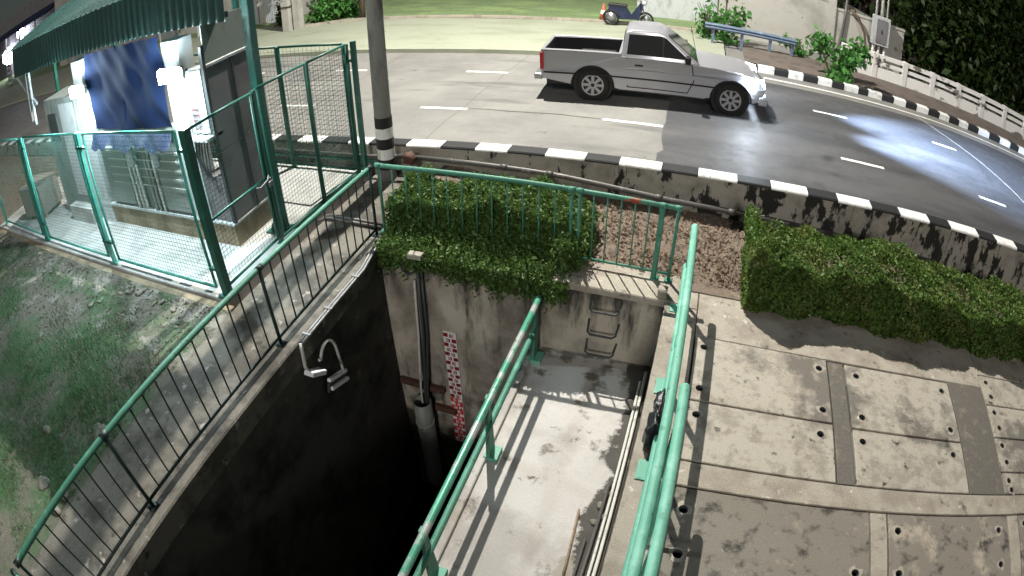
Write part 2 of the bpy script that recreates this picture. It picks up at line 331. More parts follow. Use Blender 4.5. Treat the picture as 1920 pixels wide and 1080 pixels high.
def slab(x0, x1, y0, y1, mat, holes, z=0.):
    x0 += g; x1 -= g; y0 += g; y1 -= g; hr = .048; n = 10; c = .007
    outer = [Vector((x0+c,y0+c,0)), Vector((x1-c,y0+c,0)), Vector((x1-c,y1-c,0)), Vector((x0+c,y1-c,0))]
    loops = [outer] + [[Vector((hx+hr*math.cos(-2*math.pi*k/n), hy+hr*math.sin(-2*math.pi*k/n), 0)) for k in range(n)] for hx, hy in holes]
    flat = [p for L in loops for p in L]; tri = tessellate_polygon(loops)
    m2 = MB(); m2.add([(p.x, p.y, z) for p in flat], [tuple(t) for t in tri])
    lo = [(x0,y0),(x1,y0),(x1,y1),(x0,y1)]
    m2.add([(p.x,p.y,z) for p in outer] + [(a,b,z-c) for a,b in lo] + [(a,b,-.1) for a,b in lo], [(i,(i+1)%4,4+(i+1)%4,4+i) for i in range(4)] + [(4+i,4+(i+1)%4,8+(i+1)%4,8+i) for i in range(4)])
    s = part('cover_slab', m2, mat, deck)
    for hx, hy in holes:
        h = MB(); rr = [(hr,z),(hr*.93,z-.012),(hr*.9,z-.06)]
        vs = [(hx+r*math.cos(2*math.pi*k/n), hy+r*math.sin(2*math.pi*k/n), zz) for r, zz in rr for k in range(n)]
        h.add(vs, [(i*n+k, i*n+(k+1)%n, (i+1)*n+(k+1)%n, (i+1)*n+k) for i in range(2) for k in range(n)] + [tuple(2*n+k for k in range(n))])
        part('lifting_hole', h, M['kdark'], s)
        k2 = 14; ph = hx*7+hy*3; ro = [hr*1.75*(1+.22*math.sin(3*2*math.pi*k/k2+ph)+.15*math.sin(5*2*math.pi*k/k2-ph)) for k in range(k2)]
        part('mortar_ring', MB().add([(hx+hr*1.03*math.cos(2*math.pi*k/k2), hy+hr*1.03*math.sin(2*math.pi*k/k2), z+.003) for k in range(k2)] + [(hx+ro[k]*math.cos(2*math.pi*k/k2), hy+ro[k]*math.sin(2*math.pi*k/k2), z+.0012) for k in range(k2)], [(k,(k+1)%k2,k2+(k+1)%k2,k2+k) for k in range(k2)]), M['coping'], s)
def cor(x0,x1,y0,y1,dx=.14,dy=.16): return [(x0+dx,y0+dy),(x1-dx,y0+dy),(x0+dx,y1-dy),(x1-dx,y1-dy)]
slab(.49, 2.325, 4.715, 5.84, M['slab'], cor(.49,2.325,4.715,5.84,.13,.2), .001)
slab(.49, 2.325, 3.84, 4.715, M['slab'], [(.62,4.50),(2.14,4.52)])
slab(2.58, 4.41, 4.69, 5.815, M['slab'], cor(2.58,4.41,4.69,5.815,.17,.2), .003)
slab(2.58, 4.41, 3.84, 4.69, M['slab'], [(2.72,4.50),(4.2,4.46)])
ye = [6.12, 5.492, 4.855, 4.228, 3.84]
for k in range(4): slab(5.18, 7.2, ye[k+1], ye[k], M['slab'], [(5.33, ye[k]-.15), (5.36, max(ye[k]-.45, ye[k+1]+.08))] + ([(7.05, ye[k]-.15)]), -.001*k)
slab(.49, 2.742, 1.9, 3.505, M['slabdark'], [(.64,3.23),(.66,2.72),(2.55,2.72)], .001)
slab(2.985, 5.16, 1.9, 3.505, M['slabdark'], [(3.13,3.27),(4.93,3.27),(3.13,2.72),(4.93,2.75)])
slab(5.42, 7.6, 1.9, 3.505, M['slabdark'], cor(5.42,7.6,1.9,3.505))
slab(.49, 2.742, .2, 1.9, M['slabdark'], cor(.49,2.742,.2,1.9)); slab(2.985, 5.16, .2, 1.9, M['slab'], cor(2.985,5.16,.2,1.9))
slab(7.3, 9.3, 3.84, 6.12, M['slab'], cor(7.3,9.3,3.84,6.12)); slab(9.4, 11.6, 3.84, 6.12, M['slabdark'], cor(9.4,11.6,3.84,6.12))

# ------------------------------------------------------------------ road, far pavement, far ground
def strip(x0, x1, ya, yb, dz, n=60):
    m = MB(); xs = np.linspace(x0, x1, n); fa = ya if callable(ya) else (lambda x: ya); fb = yb if callable(yb) else (lambda x: yb)
    m.add([(x, fa(x), zr(x)+dz) for x in xs] + [(x, fb(x), zr(x)+dz) for x in xs], [(i, i+1, n+i+1, n+i) for i in range(n-1)]); return m
struct('road', strip(-90, 90, KY+.28, 23.5, 0, 120), M['road'])
# newer asphalt surface on the bridge side, ragged edge
m = MB(); ys = np.linspace(KY+.29, 16.2, 40); ed = [-.50 + .012*math.sin(y*5) + (.09*(10.45-y)/.5 if 9.95 < y < 10.45 else 0) + random.uniform(-.008,.008) for y in ys]
xs = np.linspace(0, 1, 40)
grid = [[(e + (60-e)*t**2.2, y) for t in xs] for e, y in zip(ed, ys)]
m.add([(x, y, zr(x)+.004) for row in grid for x, y in row], [(j*40+i, j*40+i+1, (j+1)*40+i+1, (j+1)*40+i) for j in range(39) for i in range(39)])
struct('asphalt_overlay', m, M['asphalt'])
rm = struct('road_markings', strip(2.0, 60, lambda x: 16.62 + .02*math.sin(x), lambda x: 16.74 + .02*math.sin(x), .009, 60), M['mark'])
def dash(xa, xb, y, wd=.12, s=.0):
    m = MB(); zs = .008
    m.add([(xa, y-wd/2, zr(xa)+zs), (xb, y-wd/2+s, zr(xb)+zs), (xb, y+wd/2+s, zr(xb)+zs), (xa, y+wd/2, zr(xa)+zs)], [(0,1,2,3)]); part('lane_dash', m, M['mark'], rm)
for a, b in ((-13.8,-12.6), (-9.8,-8.7), (-5.75,-4.65), (-1.74,-.52), (3.24,4.27), (7.0,7.95), (11,12.1), (15,16.1)): dash(a, b, 11.2)
for a, b in ((-14.2,-13.0), (-10.1,-9.0), (-5.9,-4.74), (-1.9,-.8), (.46,1.15), (3.11,4.05), (6.74,7.6), (10.6,11.6), (14.6,15.7)): dash(a, b, 14.25, .12)
# poured joint line running out across the lanes, and a thin crack
m = MB(); pts = [(7.0,16.6),(7.5,15.6),(8.0,14.7),(8.45,13.9),(9.0,12.6),(9.3,11.6),(9.5,10.4)]
for (xa,ya),(xb,yb) in zip(pts, pts[1:]): m.add([(xa,ya,zr(xa)+.011),(xa+.035,ya,zr(xa)+.011),(xb+.035,yb,zr(xb)+.011),(xb,yb,zr(xb)+.011)], [(0,1,2,3)])
part('sealed_joint', m, M['mark'], rm)  # light caught by the joint is put in as white colour
m = MB(); px = np.linspace(-4.6, -1.8, 16); py = 11.22 + .02*np.sin(px*4)
m.add([(x, y, zr(x)+.006) for x, y in zip(px, py)] + [(x, y+.018, zr(x)+.006) for x, y in zip(px, py)], [(i, i+1, 17+i, 16+i) for i in range(15)]); part('crack_line', m, M['joint'], rm)
for k, xj in enumerate((-24.5,-20.5,-16.5,-12.6,-8.7,-4.8)):
    m = MB(); yy = np.linspace(KY+.3, 16.3, 24); xx = xj + .02*np.sin(yy*3+k)
    m.add([(x, y, zr(x)+.005) for x, y in zip(xx, yy)] + [(x+.016, y, zr(x)+.005) for x, y in zip(xx, yy)], [(i, i+1, 25+i, 24+i) for i in range(23)]); part('slab_joint', m, M['infill'], rm)
# far pavement on the left, sidewalk on the right behind the parapet kerb
def slabstrip(x0, x1, ya, yb, h, n=50):
    m = MB(); xs = np.linspace(x0, x1, n); fa = ya if callable(ya) else (lambda x: ya); fb = yb if callable(yb) else (lambda x: yb)
    m.add([(x, fa(x), zr(x)-.1) for x in xs] + [(x, fa(x), zr(x)+h) for x in xs] + [(x, fb(x), zr(x)+h) for x in xs], [(i, i+1, n+i+1, n+i) for i in range(n-1)] + [(n+i, n+i+1, 2*n+i+1, 2*n+i) for i in range(n-1)])
    return m
fk = lambda x: 16.35 + .018*(x+8) if x < -2 else 16.46 + .09*(x+2)**1.0
struct('far_pavement', slabstrip(-90, .9, fk, lambda x: 22.4 if x > -13 else 22.0, .13), M['farpave'])
struct('far_sidewalk', slabstrip(1.5, 60, lambda x: 17.55, lambda x: 20.5, .15), M['sidewalk'])
struct('far_lawn', strip(-90, 1.0, lambda x: 21.9, 80, .12, 60), surf('far lawn turf', (.14,.19,.09), rough=.95, layers=[((.20,.27,.11), 1.2, .48,.62, (.4,1,1)), ((.07,.12,.04), 3, .58,.7)], grain=.5, gscale=20, bump=.8, bscale=12))
struct('far_yard', strip(1.0, 90, 21.5, 90, -.02, 40), M['soil'])

# ------------------------------------------------------------------ retaining wall with painted kerb
rw = thing('retaining_wall', 'stained concrete retaining wall along the road with black and white kerb', 'wall', (0, KY, 0))
for x0, x1 in ((-30,-9.5), (-9.49,-4.4), (-4.392,-.95), (-.942,5.2), (5.212,6.55), (6.562,30)):
    m = MB(); n = 14; xs = np.linspace(x0, x1, n); q = []
    m.add([(x, KY, -.3) for x in xs] + [(x, KY, zr(x)+.026) for x in xs] + [(x, KY+.26, zr(x)+.026) for x in xs] + [(x, KY+.26, -.3) for x in xs], [(r*n+i, r*n+i+1, (r+1)*n+i+1, (r+1)*n+i) for r in range(3) for i in range(n-1)] + [(0, n, 2*n, 3*n), (n-1, 4*n-1, 3*n-1, 2*n-1)])
    part('wall_panel', m, M['retain'], rw)
def kerbrow(edges, y0, y1, parent, h0, h1, first_white, ch=.02):
    for i, (a, b) in enumerate(zip(edges, edges[1:])):
        m = MB(); a += .003; b -= .003; za, zb = zr(a), zr(b); j = random.uniform(-.006, .006)
        prof = [(y0+j, h0), (y0+j, h1-ch), (y0+j+ch, h1), (y1, h1), (y1, h0)]; n = len(prof)
        m.add([(a, p[0], za+p[1]) for p in prof] + [(b, p[0], zb+p[1]) for p in prof], [tuple(range(n)), tuple(range(2*n-1, n-1, -1))] + [(k, (k+1)%n, n+(k+1)%n, n+k) for k in range(n)])
        part('kerb_block', m, M['white'] if (i % 2 == 0) == first_white else M['black'], parent)
ke = [-7.53,-6.9,-6.25,-5.76,-4.95,-4.25,-3.59,-3.0,-2.34,-1.66,-1.08,-.37,.25,.92,1.51,2.17,2.73,3.39,3.99,4.64,5.16,5.9,6.43,7.07,7.7,8.35]
ke = [-7.53 - .64*k for k in range(30, 0, -1)] + ke + [8.35 + .64*k for k in range(1, 15)]
# -1.66..-1.08 is black: find parity
iw = ke.index(-1.08); kerbrow(ke, KY-.012, KY+.27, rw, .03, .075, iw % 2 == 0)
kr = [1.45,1.87,2.38,2.83,3.3,3.78,4.24,4.65,5.14,5.49,5.98,6.43,6.88,7.31,7.78,8.25,8.66,9.11,9.53,10.03,10.57,11.14,11.7,12.2,12.7,13.2,13.7,14.2,14.7,15.2]
fkb = thing('far_kerb', 'black and white striped kerb edging the brown sidewalk across the road', 'kerb', (1.45, 17.3, zr(1.45)))
kerbrow(kr, 17.3, 17.56, fkb, -.05, .20, False)

# ------------------------------------------------------------------ foliage helpers
def leaves(P, size, jitter=.4, up=None, nrm=None, spread=1.0):
    """diamond leaf at every point; returns V,F"""
    n = len(P); d = rng.normal(size=(n,3)); 
    if nrm is not None: d = d*spread + nrm*1.2
    d /= np.linalg.norm(d, axis=1)[:,None]
    a = np.cross(d, rng.normal(size=(n,3))); a /= np.linalg.norm(a, axis=1)[:,None]+1e-9
    b = np.cross(d, a); s = size*(1 + jitter*rng.normal(size=(n,1)).clip(-1.5,1.8))
    V = np.stack([P - a*s, P + b*s*.5 + d*s*.12, P + a*s, P - b*s*.5 + d*s*.12], 1).reshape(-1,3)
    return V, np.arange(4*n).reshape(-1,4)
def foliage(name, P, size, mat, parent, nrm=None, spread=1.0, kind=None):
    V, F = leaves(np.asarray(P), size, .62, nrm=nrm, spread=spread)
    return link(name, fastmesh(name, V - np.array(wloc(parent)), F), mat, parent, (0,0,0), kind)
def lump(x, y): return .09*np.sin(x*2.3+1)+.06*np.sin(x*5.1+y*3)+.05*np.sin(y*4.3-x*1.7)+.04*np.sin(x*11+y*7)
# hedge behind the far rail, trailing over the pit wall
hl = thing('hedge', 'leafy green hedge behind railing, trailing over the pit wall', 'hedge', (-2.8, 7.4, 0))
n = 30000; x = rng.uniform(-4.25, -1.40, n); y = rng.uniform(6.92, 8.25, n)
x = np.where(rng.random(n) < .12, -1.42 + .13*rng.normal(size=n), x)
top = .62 + lump(x, y) - np.clip((y-7.5)*.28, 0, 1) - np.clip((x+1.5)*1.3, 0, .5)
z = top + .05*np.sin(x*7+y*9)*np.sin(x*13-y*5) - np.abs(rng.normal(size=n))*.13
P1 = np.stack([x, y, z], 1)
n = 26000; x = rng.uniform(-4.2, -1.32, n); t = rng.random(n)
drop = .0 + .07*np.abs(np.sin(x*2.1+.7)) + .10*np.abs(np.sin(x*5.3+1))*rng.random(n) + .07*(x > -2.4) + .22*(rng.random(n) < .05)*np.abs(np.sin(x*9))
y = 7.0 - .68*np.clip(t*2.2-1.15, 0, 1) - .10*rng.random(n); z = .55 - t*(.57 + drop) + .06*rng.normal(size=n)
y = np.minimum(y, np.where(z < .02, FY - .03 - .09*rng.random(n), 9))
P2 = np.stack([x, y, z], 1)
n = 4500; x = -4.25 + .25*rng.random(n); P3 = np.stack([x, rng.uniform(6.8, 8.2, n), rng.uniform(.0, .6, n)], 1)
n = 5000; P4 = np.stack([-1.40+.10*rng.normal(size=n), rng.uniform(6.6, 7.9, n), rng.uniform(.0,.5,n)], 1)
n = 14000; x = rng.uniform(-4.2, -1.55, n); y = rng.uniform(6.28, 6.98, n)
P5 = np.stack([x, y, .03 + (.05+.12*np.clip((y-6.3)/.66, 0, 1))*rng.random(n)*(1-.5*np.clip((x+2.2)*1.2, 0, 1)) + .08*np.sin(x*6)*np.sin(y*9)*rng.random(n)], 1)
HP = np.concatenate([P1,P2,P3,P4,P5]); HP = np.concatenate([HP, HP[::2] + .03*rng.normal(size=HP[::2].shape)])
keep = ~((HP[:,1] > FY-.025) & (HP[:,1] < 6.9) & (HP[:,2] < .03)); HP = HP[keep]
foliage('foliage', HP, .0235, M['hedge'], hl)
m = MB()
for k in range(26):
    x = random.uniform(-4.1, -1.4); y = random.uniform(7.1, 7.9); m.tube([(x,y,0),(x+random.uniform(-.1,.1),y-.05,.3),(x+random.uniform(-.2,.2),y-.2,.5)], [.012,.009,.004], 5)
part('stems', m, M['bark'], hl, kind='stuff')
m = MB()
for k in range(16):
    x = random.uniform(-2.9, -1.3); L = random.uniform(.10,.34); y = FY-.035
    m.tube([(x,y-.03,.06),(x+random.uniform(-.04,.04),y,-L*.5),(x+random.uniform(-.12,.12),y-.01,-L)], .005, 4)
part('trailing_roots', m, M['bark'], hl, kind='stuff')
# long clipped hedge on the right
hr_ = thing('hedge', 'long clipped green hedge between retaining wall and slab deck', 'hedge', (4.5, 7.2, 0))
X0, X1 = 1.12, 13
def htop(x, y): return .86 - .035*(x-1.1).clip(0, 6) + 1.0*lump(x*.9, y) + .05*np.sin(x*8.3+y*4)*np.sin(y*7-x*3) - .25*np.clip(y-7.5, 0, 1)
n = 80000; x = X0 + (X1-X0)*rng.random(n)**1.35; y = 6.62 + 1.45*rng.random(n) + .06*np.sin(x*3)
P1 = np.stack([x, y, htop(x, y) - np.abs(rng.normal(size=n))*.10], 1); gap = np.sin(x*2.9+1)*np.sin(y*5.2+x) + .5*np.sin(x*7.7-y*6); P1 = P1[(gap < .75) | (rng.random(n) < .35)]
n = 70000; x = X0 + (X1-X0)*rng.random(n)**1.35; t = rng.random(n); y = 6.60 + .06*np.sin(x*3.1) + .05*np.sin(x*9+t*5) + .07*np.abs(rng.normal(size=n)) - .05*np.sin(t*3.1)
P2 = np.stack([x, y, .02 + t*(htop(x, y)-.0)], 1)
n = 16000; t = rng.random(n); P3 = np.stack([X0 + .05*np.sin(t*6) + .08*np.abs(rng.normal(size=n)) - .03, 6.6 + 1.45*rng.random(n), .02 + t*.84], 1)
foliage('foliage', np.concatenate([P1,P2,P3]), .0235, M['hedge2'], hr_)
m = MB()
for k in range(50):
    x = random.uniform(1.3, 12.5); y = random.uniform(6.8, 7.8); m.tube([(x,y,0),(x+random.uniform(-.1,.1),y,.35),(x+random.uniform(-.2,.2),y,.6)], [.014,.01,.004], 5)
part('stems', m, M['bark'], hr_, kind='stuff')
# litter of dry leaves on the bare soil
n = 4200; x = rng.uniform(-1.3, 1.25, n); y = rng.uniform(6.95, 8.9, n)
P = np.stack([x, y, .02 + .05*(y-6.75)/2.2 + .02*rng.random(n) + .015*np.sin(x*5.1+y*3)], 1)
V, F = leaves(P, .022, jitter=.7, nrm=np.tile([0,0,1.], (n,1)), spread=.9)
o = link('leaf_litter', fastmesh('leaf_litter', V, F), M['dryleaf'], None, None, 'stuff'); o['label'] = 'dry brown leaves scattered on the bare soil'; o['category'] = 'leaf litter'
# grass on the lawn
n = 140000; x = -5.62 - 12*rng.random(n)**1.4; y = 4.3 - 7.5*rng.random(n)
den = np.sin(x*.9+1.2)*np.sin(y*.8-.4)*.35 + .45 - .75*np.clip((y-2.3)/1.9, 0, 1) - .55*np.clip((x+7.3)/1.6, 0, 1) + .25*np.sin(x*3.3+y*2.1)*np.sin(y*3.7-x)
keep = rng.random(n) < den + .12; x = x[keep]; y = y[keep]; n = len(x)
hgt = .045 + .07*rng.random(n); a = rng.uniform(0, 6.283, n); wd = .004 + .003*rng.random(n); ln = .03*rng.normal(size=(n,2))
B = np.stack([x, y, np.full(n, -.015)], 1); dx = np.stack([np.cos(a)*wd, np.sin(a)*wd, np.zeros(n)], 1)
T = B + np.stack([ln[:,0], ln[:,1], hgt], 1)
V = np.stack([B-dx, B+dx, T], 1).reshape(-1,3)
o = link('grass', fastmesh('grass', V, np.arange(3*n).reshape(-1,3)), M['grass'], None, None, 'stuff'); o['label'] = 'thin patchy grass growing on the lawn beside the walkway'; o['category'] = 'grass'
n = 5200; x = -5.7 - 9*rng.random(n)**1.2; y = 4.32 - 1.9*rng.random(n)**1.6
V, F = leaves(np.stack([x, y, .005 + .01*rng.random(n)], 1), .018, nrm=np.tile([0,0,1.], (n,1)), spread=.9)
o = link('rubble', fastmesh('rubble', V, F), M['stone'], None, None, 'stuff'); o['label'] = 'fine pale rubble strewn along the fence step'; o['category'] = 'rubble'
# loose stones
def rock(name, c, s, label, group=None, flat=.5):
    import bmesh
    bm = bmesh.new(); bmesh.ops.create_icosphere(bm, subdivisions=2, radius=1)
    ph = random.uniform(0, 9)
    for v in bm.verts:
        q = v.co; k = 1 + .18*math.sin(q.x*3+ph)+.15*math.sin(q.y*4-ph)+.12*math.sin(q.z*5+q.x*2)
        v.co = Vector((q.x*s[0]*k, q.y*s[1]*k, max(q.z*s[2]*k, -s[2]*.4)))
    me = bpy.data.meshes.new(name); bm.to_mesh(me); bm.free()
    for p_ in me.polygons: p_.use_smooth = True
    o = link(name, me, M['stone'], None, (c[0], c[1], c[2]+s[2]*.3)); tag(o, label, 'stone', group); return o
for c, s, lb in (((-5.95,1.72,-.03),(.20,.15,.035),'flat pale stone sunk in lawn beside walkway edge'), ((-6.3,.52,-.045),(.15,.12,.035),'broad grey stone in the grass near the rail end'),
                 ((-5.85,1.05,-.01),(.08,.06,.04),'small rounded stone on the bare lawn edge'), ((-5.72,.62,-.01),(.09,.07,.05),'yellowish stone beside the walkway edge'),
                 ((-5.70,.36,-.01),(.09,.08,.05),'cream stone by the walkway, next to a yellowish one'), ((-6.9,1.2,-.01),(.1,.08,.04),'lone stone among grass tufts on the lawn')):
    rock('stone', c, s, lb)
for k in range(42):
    x = -6.2 - 6.0*random.random(); y = 4.25 - .75*random.random()**1.5
    rock('rubble_stone', (x, y, -.008), (random.uniform(.025,.06), random.uniform(.025,.06), random.uniform(.015,.035)), 'small pale rubble stone lying along the fence step', 'rubble stones along the fence step')

# ------------------------------------------------------------------ railings
def railing(name, label, p0, p1, h, posts, nbal, mats, dark=None, zb=.11, r_top=.036, r_bal=.011, parentz=0., post_r=.024, skip_end=False):
    """straight railing in x or y; posts: parameters along it"""
    p0 = Vector(p0); p1 = Vector(p1); L = (p1-p0).length; d = (p1-p0)/L
    t = thing(name, label, 'railing', p0)
    part('top_rail', MB().tube([p0+Vector((0,0,h)), p1+Vector((0,0,h))], r_top, 12, dome=True), mats, t, True)
    part('bottom_rail', MB().tube([p0+Vector((0,0,zb)), p1+Vector((0,0,zb))], .02, 8), dark or mats, t, True)
    pm = None
    for s in posts:
        q = p0 + d*s
        if pm is None:
            pmb = MB().tube([(0,0,.0),(0,0,h)], post_r, 10).tube([(-d.x*.05,-d.y*.05,h),(d.x*.05,d.y*.05,h)], r_top*1.16, 12)
            pmb.box(-.06,.06,-.06,.06,.0,.012); pm = pmb.mesh('post', (0,0,0), True)
        link('post', pm, dark or mats, t, q - p0)
    bm_ = MB().tube([(0,0,zb),(0,0,h)], r_bal, 6).mesh('baluster', (0,0,0), True)
    for a, b in zip(posts, posts[1:]):
        nb = nbal if isinstance(nbal, int) else nbal[posts.index(a)]
        for k in range(1, nb+1):
            link('baluster', bm_, dark or mats, t, d*(a + (b-a)*k/(nb+1)))
    return t
railing('railing', 'long green baluster railing along the walkway on the left side of the pit', (-4.40,-.58,0), (-4.40,6.78,0), 1.16, [0.02,1.86,4.66,7.34], [8,12,12], M['green'], M['shadegreen'], r_top=.036)
railing('railing', 'green baluster railing turning the corner at the near end of the pit', (-4.38,-.70,.0), (-2.6,-.70,.0), 1.15, [.02,1.76], 8, M['green'], M['shadegreen'], r_top=.036)
railing('railing', 'green baluster railing in front of the trailing hedge', (-4.32,6.86,.03), (-1.40,6.86,.03), 1.14, [.02,2.90], 12, M['green'], r_top=.036)
gt = railing('railing', 'short green railing panel with rusted spot over bare leaf-strewn soil', (-1.32,6.86,.03), (.02,6.86,.03), 1.14, [.01,1.13,1.33], 5, M['green'], r_top=.034)
gt['category'] = 'railing'
for o in [c for c in list(col.objects) if c.parent == gt and c.name.startswith('baluster')]:
    if o.location.x > 1.13: bpy.data.objects.remove(o)
part('post', MB().box(-.245,-.19,6.835,6.885,.03,1.20), M['green'], gt)
part('rust_band', MB().tube([(-.72,6.86,1.17),(-.50,6.86,1.17)], .0355, 12, False), surf('red rust paint', (.33,.05,.03), rough=.7, layers=[((.075,.30,.20), 12, .45,.6)], grain=.2, bump=.1), gt, True)
part('anchor_block', MB().cbox(-.10,.03,6.42,6.56,.03,.16,.02), M['coping'], gt)
# railing on the ledge: two pipes on flat plate posts
it = thing('railing', 'low two-pipe green railing standing on the ledge inside the pit', 'railing', (-1.64, 2, LZ))
ir = surf('worn green pipe paint', (.07,.29,.19), rough=.35, layers=[((.34,.36,.33), 3.2, .5,.58), ((.13,.08,.05), 8, .62,.7)], grain=.15, bump=.1, spec=.5, metal=.15)
part('top_rail', MB().tube([(-1.64,-.5,-.10),(-1.64,6.10,-.10)], .042, 12, dome=True), ir, it, True)
part('mid_rail', MB().tube([(-1.66,-.5,-.56),(-1.66,6.02,-.56)], .040, 12, dome=True), M['green'], it, True)
for y in (6.10, 4.24, 2.38, .5):
    p = part('post', MB().prism([(y-.10,LZ+.05),(y+.10,LZ+.05),(y+.035,-.10),(y-.035,-.10)], 'x', -1.70, -1.655), M['green'], it)
    part('base_plate', MB().cbox(-1.74,-1.56,y-.11,y+.11,LZ+.003,LZ+.062,.004), M['green2'], p)
# right-hand railings seen from above
rt = thing('railing', 'mint green pipe railing along the deck edge, reaching the bare soil', 'railing', (.24, 4, 0))
part('top_rail', MB().tube([(.25,6.72,1.02),(.24,5,1.02),(.235,1,1.02),(.235,-3,1.02)], .048, 14, dome=True), M['green2'], rt, True)
part('mid_rail', MB().tube([(.215,6.4,.62),(.215,-3,.62)], .042, 12, dome=True), M['green2'], rt, True)
for y in (6.35, 4.83, 3.61, 2.2, .6, -1):
    p = part('post', MB().prism([(y-.09,.012),(y+.09,.012),(y+.035,1.0),(y-.035,1.0)], 'x', .205, .245), M['green2'], rt)
    q = part('base_plate', MB().cbox(.10,.28,y-.13,y+.13,-.002,.014,.003), M['green2'], p)
m2 = MB()
r2 = thing('railing', 'mint green round-ended pipe rail beside the slabs, doubled along the deck edge', 'railing', (.36, 2, 0))
part('top_rail', MB().tube([(.35,3.80,1.05),(.36,1,1.05),(.36,-3,1.05)], .050, 14, dome=True), M['green2'], r2, True)
for y in (3.62, 2.3, .6, -1): part('post', MB().tube([(.36,y,.0),(.355,y,1.05)], .028, 10), M['green2'], r2, True)
part('brace', MB().tube([(.36,2.75,.02),(.355,3.6,1.0)], .022, 8), M['green2'], r2, True)
# black bag tied to the rail post
def blob(c, s, seed, n=3):
    import bmesh
    bm = bmesh.new(); bmesh.ops.create_icosphere(bm, subdivisions=n, radius=1); rd = random.Random(seed); ph = [rd.uniform(0,6) for _ in range(6)]
    for v in bm.verts:
        q = v.co.copy(); k = 1 + .22*math.sin(q.x*5+ph[0]) * math.sin(q.z*4+ph[1]) + .16*math.sin(q.y*9+ph[2]+q.z*3) + .1*math.sin(q.z*13+ph[3]+q.x*4)
        v.co = Vector((q.x*s[0]*k + c[0], q.y*s[1]*k + c[1], q.z*s[2]*k + c[2]))
    V = [tuple(v.co) for v in bm.verts]; F = [tuple(v.index for v in f.verts) for f in bm.faces]; bm.free(); return MB().add(V, F)
bg = thing('plastic_bag', 'black plastic bag tied around the mint green rail post', 'bag', (.2, 3.7, .45))
part('bag_body', blob((.165,3.66,.50), (.085,.20,.24), 3), M['cloth'], bg, True)
part('bag_flap', blob((.16,3.86,.68), (.05,.20,.10), 9), M['cloth'], bg, True)

# ------------------------------------------------------------------ ladder rungs, gauge, pipes in the pit
for k, (z, lb) in enumerate(((-.22,'black steel step rung on the pit wall, topmost of three'), (-.62,'black steel step rung on the pit wall, middle of three'), (-.98,'black steel step rung on the pit wall, lowest of three'))):
    m = MB().tube([(-.99,FY+.03,z+.10),(-.99,FY-.02,z+.10),(-.975,FY-.17,z+.02),(-.93,FY-.20,z),(-.62,FY-.20,z),(-.575,FY-.17,z+.02),(-.56,FY-.02,z+.10),(-.56,FY+.03,z+.10)], .016, 8)
    solo('step_rung', m, M['kdark'], lb, 'rung', 'step rungs on the pit wall', True)
M['gdigit'] = M['gmaroon']
gs = thing('staff_gauge', 'red and white water level gauge board on the pit far wall', 'gauge', (-3.1, FY, -4.0))
part('board', MB().box(-3.20,-2.98,FY-.03,FY-.004,-4.0,-1.28), M['gwhite'], gs)
zt = -1.30; rd = random.Random(4); gy = FY-.0335
NB = 27; bh = 2.66/NB
for k in range(NB):
    z1 = zt - k*bh; z0 = z1 - bh*.94; red = k >= 15
    if red: part('gauge_block', MB().box(-3.197,-2.983,gy,FY-.03,z0-bh*.06,z1), M['gred'], gs)
    fg = M['gwhite'] if red else M['gmaroon']
    lft = (k // 1) % 2 == 0
    xa = (-3.195,-3.12) if lft else (-3.06,-2.985)
    part('gauge_mark', MB().box(xa[0], xa[1], gy-.003, FY-.0315, z0+bh*.12, z1-bh*.1), fg, gs)
    fd = M['gwhite'] if red else M['gdigit']
    xb = -3.09 if lft else -3.15
    dm = MB()
    for q in range(3): dm.box(xb, xb+.06, gy-.003, FY-.0315, z0+bh*(.12+.27*q), z0+bh*(.22+.27*q))
    dm.box(xb+.045 if k % 3 else xb, xb+.06 if k % 3 else xb+.014, gy-.0035, FY-.0315, z0+bh*.12, z0+bh*.76)
    part('gauge_figure', dm, fd, gs)
    if k % 5 == 2: part('gauge_mark', MB().box(-3.04,-3.0, gy-.0034, FY-.0315, z0+bh*.1, z0+bh*.5), M['gdigit'] if not red else M['gmaroon'], gs)
cs = thing('sensor_casing', 'grey vertical casing pipe strapped to pit wall beside the gauge', 'pipe', (-3.66, FY-.25, -5.3))
n = 18; ro, ri = .165, .145; c0 = (-3.66, FY-.24)
m = MB(); vs = [(c0[0]+r*math.cos(2*math.pi*k/n), c0[1]+r*math.sin(2*math.pi*k/n), z) for r, z in ((ro,-5.25),(ro,-2.85),(ri,-2.85),(ri,-4.2)) for k in range(n)]
m.add(vs, [(i*n+k, i*n+(k+1)%n, (i+1)*n+(k+1)%n, (i+1)*n+k) for i in range(3) for k in range(n)])
part('casing_tube', m, M['pvc'], cs, True)
part('strap', MB().tube([(c0[0]+(ro+.004)*math.cos(a), c0[1]+(ro+.004)*math.sin(a), -3.35+.05*math.sin(a)) for a in np.linspace(0, 2*math.pi, 22)], .009, 6), M['pvcw'], cs, True)
part('lower_tube', MB().tube([(c0[0]+.02,c0[1],-5.9),(c0[0]+.02,c0[1],-5.25)], .07, 12), M['kdark'], cs, True)
part('guide_clip', blob((c0[0]-.17,c0[1]-.02,-3.9),(.03,.04,.12),5,2), M['kdark'], cs, True)
for z, xa, xb, lb in ((-2.62,-4.12,-3.28,'rusty steel bracket across the pit wall at the casing mouth'), (-3.10,-3.5,-3.1,'short rusty bracket between casing pipe and gauge board')):
    solo('steel_bracket', MB().box(xa, xb, FY-.09, FY-.006, z-.07, z+.04).box(xa, xb, FY-.10, FY-.09, z-.07, z-.05), M['rust'], lb, 'bracket')
cb = thing('cable_conduit', 'pair of dark and pale conduits running down the pit wall into the casing', 'conduit', (-3.62, FY-.1, -2.9))
